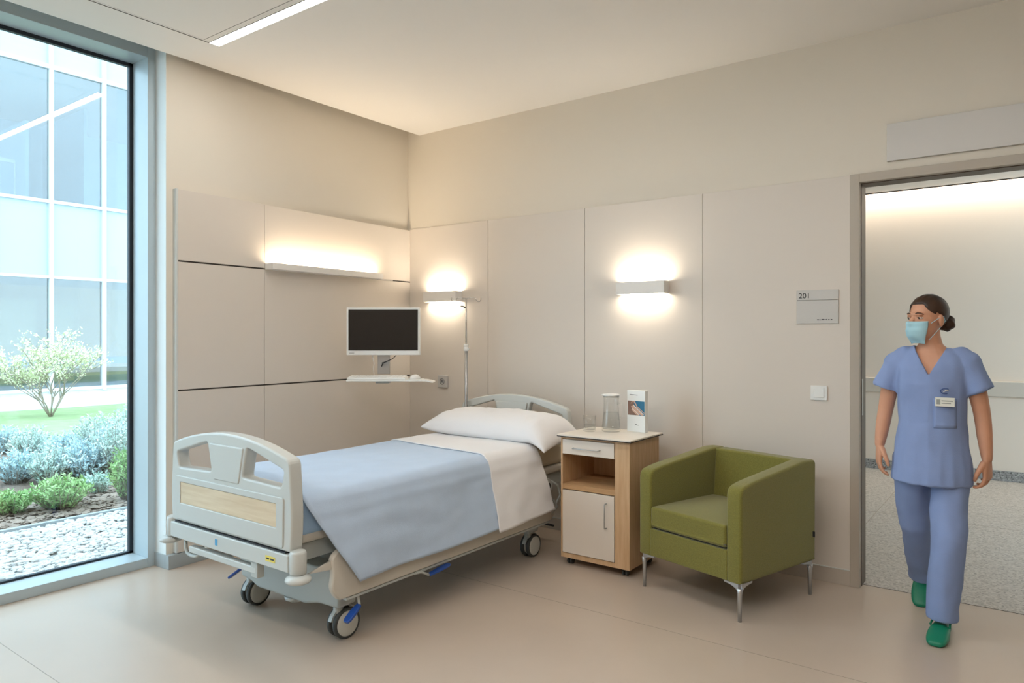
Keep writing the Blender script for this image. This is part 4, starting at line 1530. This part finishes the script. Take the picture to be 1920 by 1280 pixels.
# tunic with short sleeves and a V-neck
bm = bmesh.new()
loft(bm, [ell((0, -0.022, 0.715), 0.182, 0.150), ell((0, -0.016, 0.80), 0.180, 0.147), ell((0, -0.004, 0.90), 0.168, 0.134), ell((0, 0.004, 1.02), 0.155, 0.118), ell((0, 0.0, 1.12), 0.156, 0.122),
          ell((0, -0.002, 1.21), 0.161, 0.128), ell((0, 0.004, 1.29), 0.168, 0.117), ell((0, 0.010, 1.345), 0.158, 0.098), ell((0, 0.014, 1.378), 0.120, 0.082), ell((0, 0.018, 1.398), 0.078, 0.070)], True)
for s, A in ((-1, SH_R), (1, SH_L)):
    p0, p1, p2 = Vector(A[0]), Vector(A[1]), Vector(A[2])
    e = p1.lerp(p2, 1.22) + Vector((s * 0.014, 0, 0))
    tube(bm, [p0 + Vector((0, 0, -0.012)), p1 + Vector((-s * 0.004, 0, -0.006)), p1.lerp(p2, 0.6) + Vector((s * 0.004, 0, 0)), e], [0.064, 0.067, 0.064, 0.066], 24)
    sphere(bm, p0 + Vector((0, 0, -0.010)), 0.064)
    sphere(bm, p1 + Vector((-s * 0.001, 0, -0.001)), 0.066)
me = remeshed(bm, 0.007, 5, 0.5)
wrinkle(me, 0.011, (9, 9, 4.5), 7.0)
top = bpy.data.objects.new('top', me)
C.objects.link(top)
cm = bpy.data.meshes.new('cut')
cb_ = bmesh.new()
vs = [(-0.086, 1.44), (0.086, 1.44), (0.062, 1.375), (0.004, 1.262), (-0.004, 1.262), (-0.062, 1.375)]
loft(cb_, [[(x, -0.3, z) for x, z in vs], [(x, 0.012, z) for x, z in vs]])
lathe(cb_, [(0.078, 1.375), (0.082, 1.46)], 28, (0, 0.018))
bmesh.ops.recalc_face_normals(cb_, faces=cb_.faces)
cb_.to_mesh(cm)
cb_.free()
cut = bpy.data.objects.new('cut', cm)
C.objects.link(cut)
bo = top.modifiers.new('b', 'BOOLEAN')
bo.operation = 'DIFFERENCE'
bo.object = cut
bo.solver = 'EXACT'
bo.use_self = True
me = baked(top)
bpy.data.objects.remove(cut)
tunic = meshobj('scrub_tunic', me, m_scrub, nu, smooth=False)
for p in me.polygons:
    p.use_smooth = p.area < 4e-4 and abs(p.normal.length) > 0


def front_y(x, z):
    hit, loc, n, i = tunic.ray_cast(Vector((x, -0.5, z)), Vector((0, 1, 0)))
    return loc.y if hit else -0.12


# breast pocket, badge and printed emblem follow the cloth
def patch(name, x0, x1, z0, z1, lift, mat, n=8, thick=0.0015, par=None):
    b = bmesh.new()
    G = []
    for i in range(n + 1):
        row = []
        for j in range(n + 1):
            x = x0 + (x1 - x0) * i / n
            z = z0 + (z1 - z0) * j / n
            row.append(b.verts.new((x, front_y(x, z) - lift, z)))
        G.append(row)
    for i in range(n):
        for j in range(n):
            b.faces.new((G[i][j], G[i + 1][j], G[i + 1][j + 1], G[i][j + 1]))
    o = obj(name, b, mat, par or nu, smooth=True)
    m = o.modifiers.new('s', 'SOLIDIFY')
    m.thickness = thick
    return o


pk = patch('breast_pocket', 0.022, 0.118, 1.00, 1.145, 0.0025, m_scrub, par=tunic)
b = bmesh.new()
yb_ = min(front_y(0.03, 1.13), front_y(0.11, 1.13), front_y(0.07, 1.13)) - 0.005
box(b, 0.030, 0.112, yb_ - 0.003, yb_, 1.108, 1.152)
bg_ = obj('name_badge', b, m_badge, tunic, bevel=0.001)
bg_['label'] = 'white name badge clipped to the chest pocket'
obj('badge_print', B((0.036, 0.052, yb_ - 0.0036, yb_ - 0.003, 1.118, 1.142), (0.057, 0.104, yb_ - 0.0036, yb_ - 0.003, 1.133, 1.138), (0.057, 0.096, yb_ - 0.0036, yb_ - 0.003, 1.122, 1.126)), m_badge2, bg_)
b = bmesh.new()
pts = [(0.072 + 0.020 * math.cos(a * 0.3 + 0.9), 1.182 + 0.013 * math.sin(a * 0.3 + 0.9)) for a in range(15)]
tube(b, [(x, front_y(x, z) - 0.001, z) for x, z in pts], 0.0018, 6)
obj('emblem', b, M('navy_print', (52, 84, 150), 0.7), tunic)
b = bmesh.new()
tube(b, [(x, front_y(x, z) - 0.001, z) for x, z in ((0.064, 1.178), (0.074, 1.186), (0.084, 1.184))], 0.0022, 6)
obj('emblem_bar', b, m_badge, tunic)

# hair
b = bmesh.new()
sphere(b, (0, 0.014, 1.572), 1, (0.0805, 0.099, 0.0915), 64, 44)
for v in b.verts:
    q = v.co - Vector((0, 0.014, 1.572))
    fr = -q.y / 0.099                       # 1 in front
    line = 1.612 - 0.06 * max(0, abs(q.x) / 0.08 - 0.25) ** 1.2 if fr > 0.05 else None
    k = 0.0
    if fr > -0.05:
        hl = 1.617 - 0.115 * max(0.0, (abs(q.x) / 0.080) - 0.45)
        if fr < 0.35:
            hl = min(hl, 1.617 - 0.115 * 0.55)
            hl = 1.553 + (fr + 0.05) * 0.06
        k = max(0.0, min(1.0, (hl - v.co.z) / 0.010))
    else:
        k = max(0.0, min(1.0, (1.497 - v.co.z + 0.02 * (fr + 1)) / 0.012))
    st = 1 + 0.012 * math.sin(q.x * 260 + q.z * 40)
    f = (1 - 0.16 * k) * (st if k < 0.1 else 1)
    v.co = Vector((0, 0.014, 1.572)) + q * f
b.transform(HEADM)
hair = obj('hair', b, m_hair, nu, smooth=True)
b = bmesh.new()
sphere(b, (0, 0.128, 1.516), 0.042, (1.05, 0.85, 1.0), 28, 18)
for v in b.verts:
    q = v.co - Vector((0, 0.128, 1.516))
    an = math.atan2(q.z, q.x)
    v.co += q.normalized() * 0.0025 * math.sin(an * 5 + q.length * 200 + q.y * 120)
sphere(b, (0, 0.102, 1.525), 0.020)
b.transform(HEADM)
obj('hair_bun', b, m_hair, hair, smooth=True)

# eyes, brows
for s in (-1, 1):
    b = bmesh.new()
    sphere(b, (s * 0.031, -0.0745, 1.541), 1, (0.0130, 0.0120, 0.0060), 16, 10)
    b.transform(HEADM)
    e = obj('eye', b, m_eye, nu, smooth=True)
    b = bmesh.new()
    sphere(b, (s * 0.031 - 0.002, -0.0835, 1.540), 1, (0.0054, 0.0036, 0.0054), 12, 8)
    b.transform(HEADM)
    obj('iris', b, m_iris, e, smooth=True)
    b = bmesh.new()
    tube(b, [(s * 0.017, -0.0850, 1.545), (s * 0.025, -0.0885, 1.5495), (s * 0.033, -0.0875, 1.5495), (s * 0.043, -0.0800, 1.544)], [0.0018, 0.0030, 0.0032, 0.0018], 8)
    b.transform(HEADM)
    obj('eyelid', b, m_skin, nu, smooth=True)
    b = bmesh.new()
    tube(b, [(s * 0.014, -0.0910, 1.563), (s * 0.026, -0.0925, 1.5660), (s * 0.038, -0.0860, 1.5650), (s * 0.049, -0.0740, 1.558)], [0.0022, 0.0030, 0.0026, 0.0014], 8)
    b.transform(HEADM)
    obj('eyebrow', b, m_brow, nu, smooth=True)

# surgical mask with pleats and ear loops
b = bmesh.new()
G = []
NA, NZ = 36, 22
for j in range(NZ + 1):
    t = j / NZ
    z = 1.519 - 0.104 * t
    row = []
    for i in range(NA + 1):
        u = -1 + 2 * i / NA
        a = u * 1.22 * (1 - 0.34 * t ** 3 - 0.06 * (1 - t) ** 3)
        wz = 1 - 0.18 * abs(2 * t - 1) ** 2
        rx = 0.066 * (1 - 0.22 * t)
        nose = 0.016 * math.exp(-(u / 0.20) ** 2) * math.exp(-((t - 0.10) / 0.28) ** 2)
        ry = 0.078 + 0.010 * math.sin(PI * min(1, t * 1.05)) - 0.034 * max(0, t - 0.62) / 0.38
        x = rx * math.sin(a) * 1.04
        y = -0.022 - ry * math.cos(a) * 1.0 - nose - 0.006
        pl = 0.0022 * math.sin(t * 3 * 2 * PI) * (1 - abs(u) ** 4)
        row.append(b.verts.new((x, y - pl, z + 0.012 * abs(u) ** 2 * (t - 0.5) * -0.9 + 0.006 * (1 - abs(u)) * (1 - t))))
    G.append(row)
for j in range(NZ):
    for i in range(NA):
        b.faces.new((G[j][i], G[j][i + 1], G[j + 1][i + 1], G[j + 1][i]))
b.transform(HEADM)
mk = obj('face_mask', b, m_mask, nu, smooth=True)
sd = mk.modifiers.new('s', 'SOLIDIFY')
sd.thickness = 0.002
for s in (-1, 1):
    b = bmesh.new()
    tube(b, [(s * 0.064, -0.046, 1.513), (s * 0.074, -0.015, 1.535), (s * 0.080, 0.020, 1.548), (s * 0.078, 0.030, 1.525), (s * 0.070, 0.005, 1.490), (s * 0.054, -0.045, 1.432)], 0.0014, 6)
    b.transform(HEADM)
    obj('ear_loop', b, m_mask, mk)


# clogs
def clog(m):
    b = bmesh.new()
    rings = []
    for y, wd, h, zc in ((-0.135, 0.022, 0.018, 0.016), (-0.125, 0.037, 0.026, 0.019), (-0.09, 0.047, 0.038, 0.026), (-0.04, 0.049, 0.054, 0.036), (0.0, 0.044, 0.066, 0.044),
                         (0.04, 0.039, 0.060, 0.042), (0.08, 0.038, 0.056, 0.040), (0.115, 0.034, 0.052, 0.038), (0.128, 0.022, 0.042, 0.034)):
        r = []
        for k in range(20):
            t = 2 * PI * k / 20
            x = wd * math.copysign(abs(math.cos(t)) ** 0.75, math.cos(t))
            z = math.copysign(abs(math.sin(t)) ** 0.8, math.sin(t))
            z = h * (0.5 + 0.5 * z)
            r.append((x, y, z + 0.002))
        rings.append(r)
    loft(b, rings)
    b.transform(m)
    o = obj('clog', b, m_clog, nu, smooth=True, subsurf=1)
    b = bmesh.new()
    tube(b, [(-0.04, 0.0, 0.058), (-0.037, 0.07, 0.072), (0, 0.118, 0.078), (0.037, 0.07, 0.072), (0.04, 0.0, 0.058)], 0.005, 8)
    b.transform(m)
    obj('heel_strap', b, m_clog, o)


clog(Matrix.Translation((0.055, -0.185, 0.0)) @ Matrix.Rotation(-0.05, 4, 'Z'))
clog(Matrix.Translation((-0.075, 0.315, 0.062)) @ Matrix.Rotation(0.05, 4, 'Z') @ Matrix.Rotation(math.radians(28), 4, 'X'))
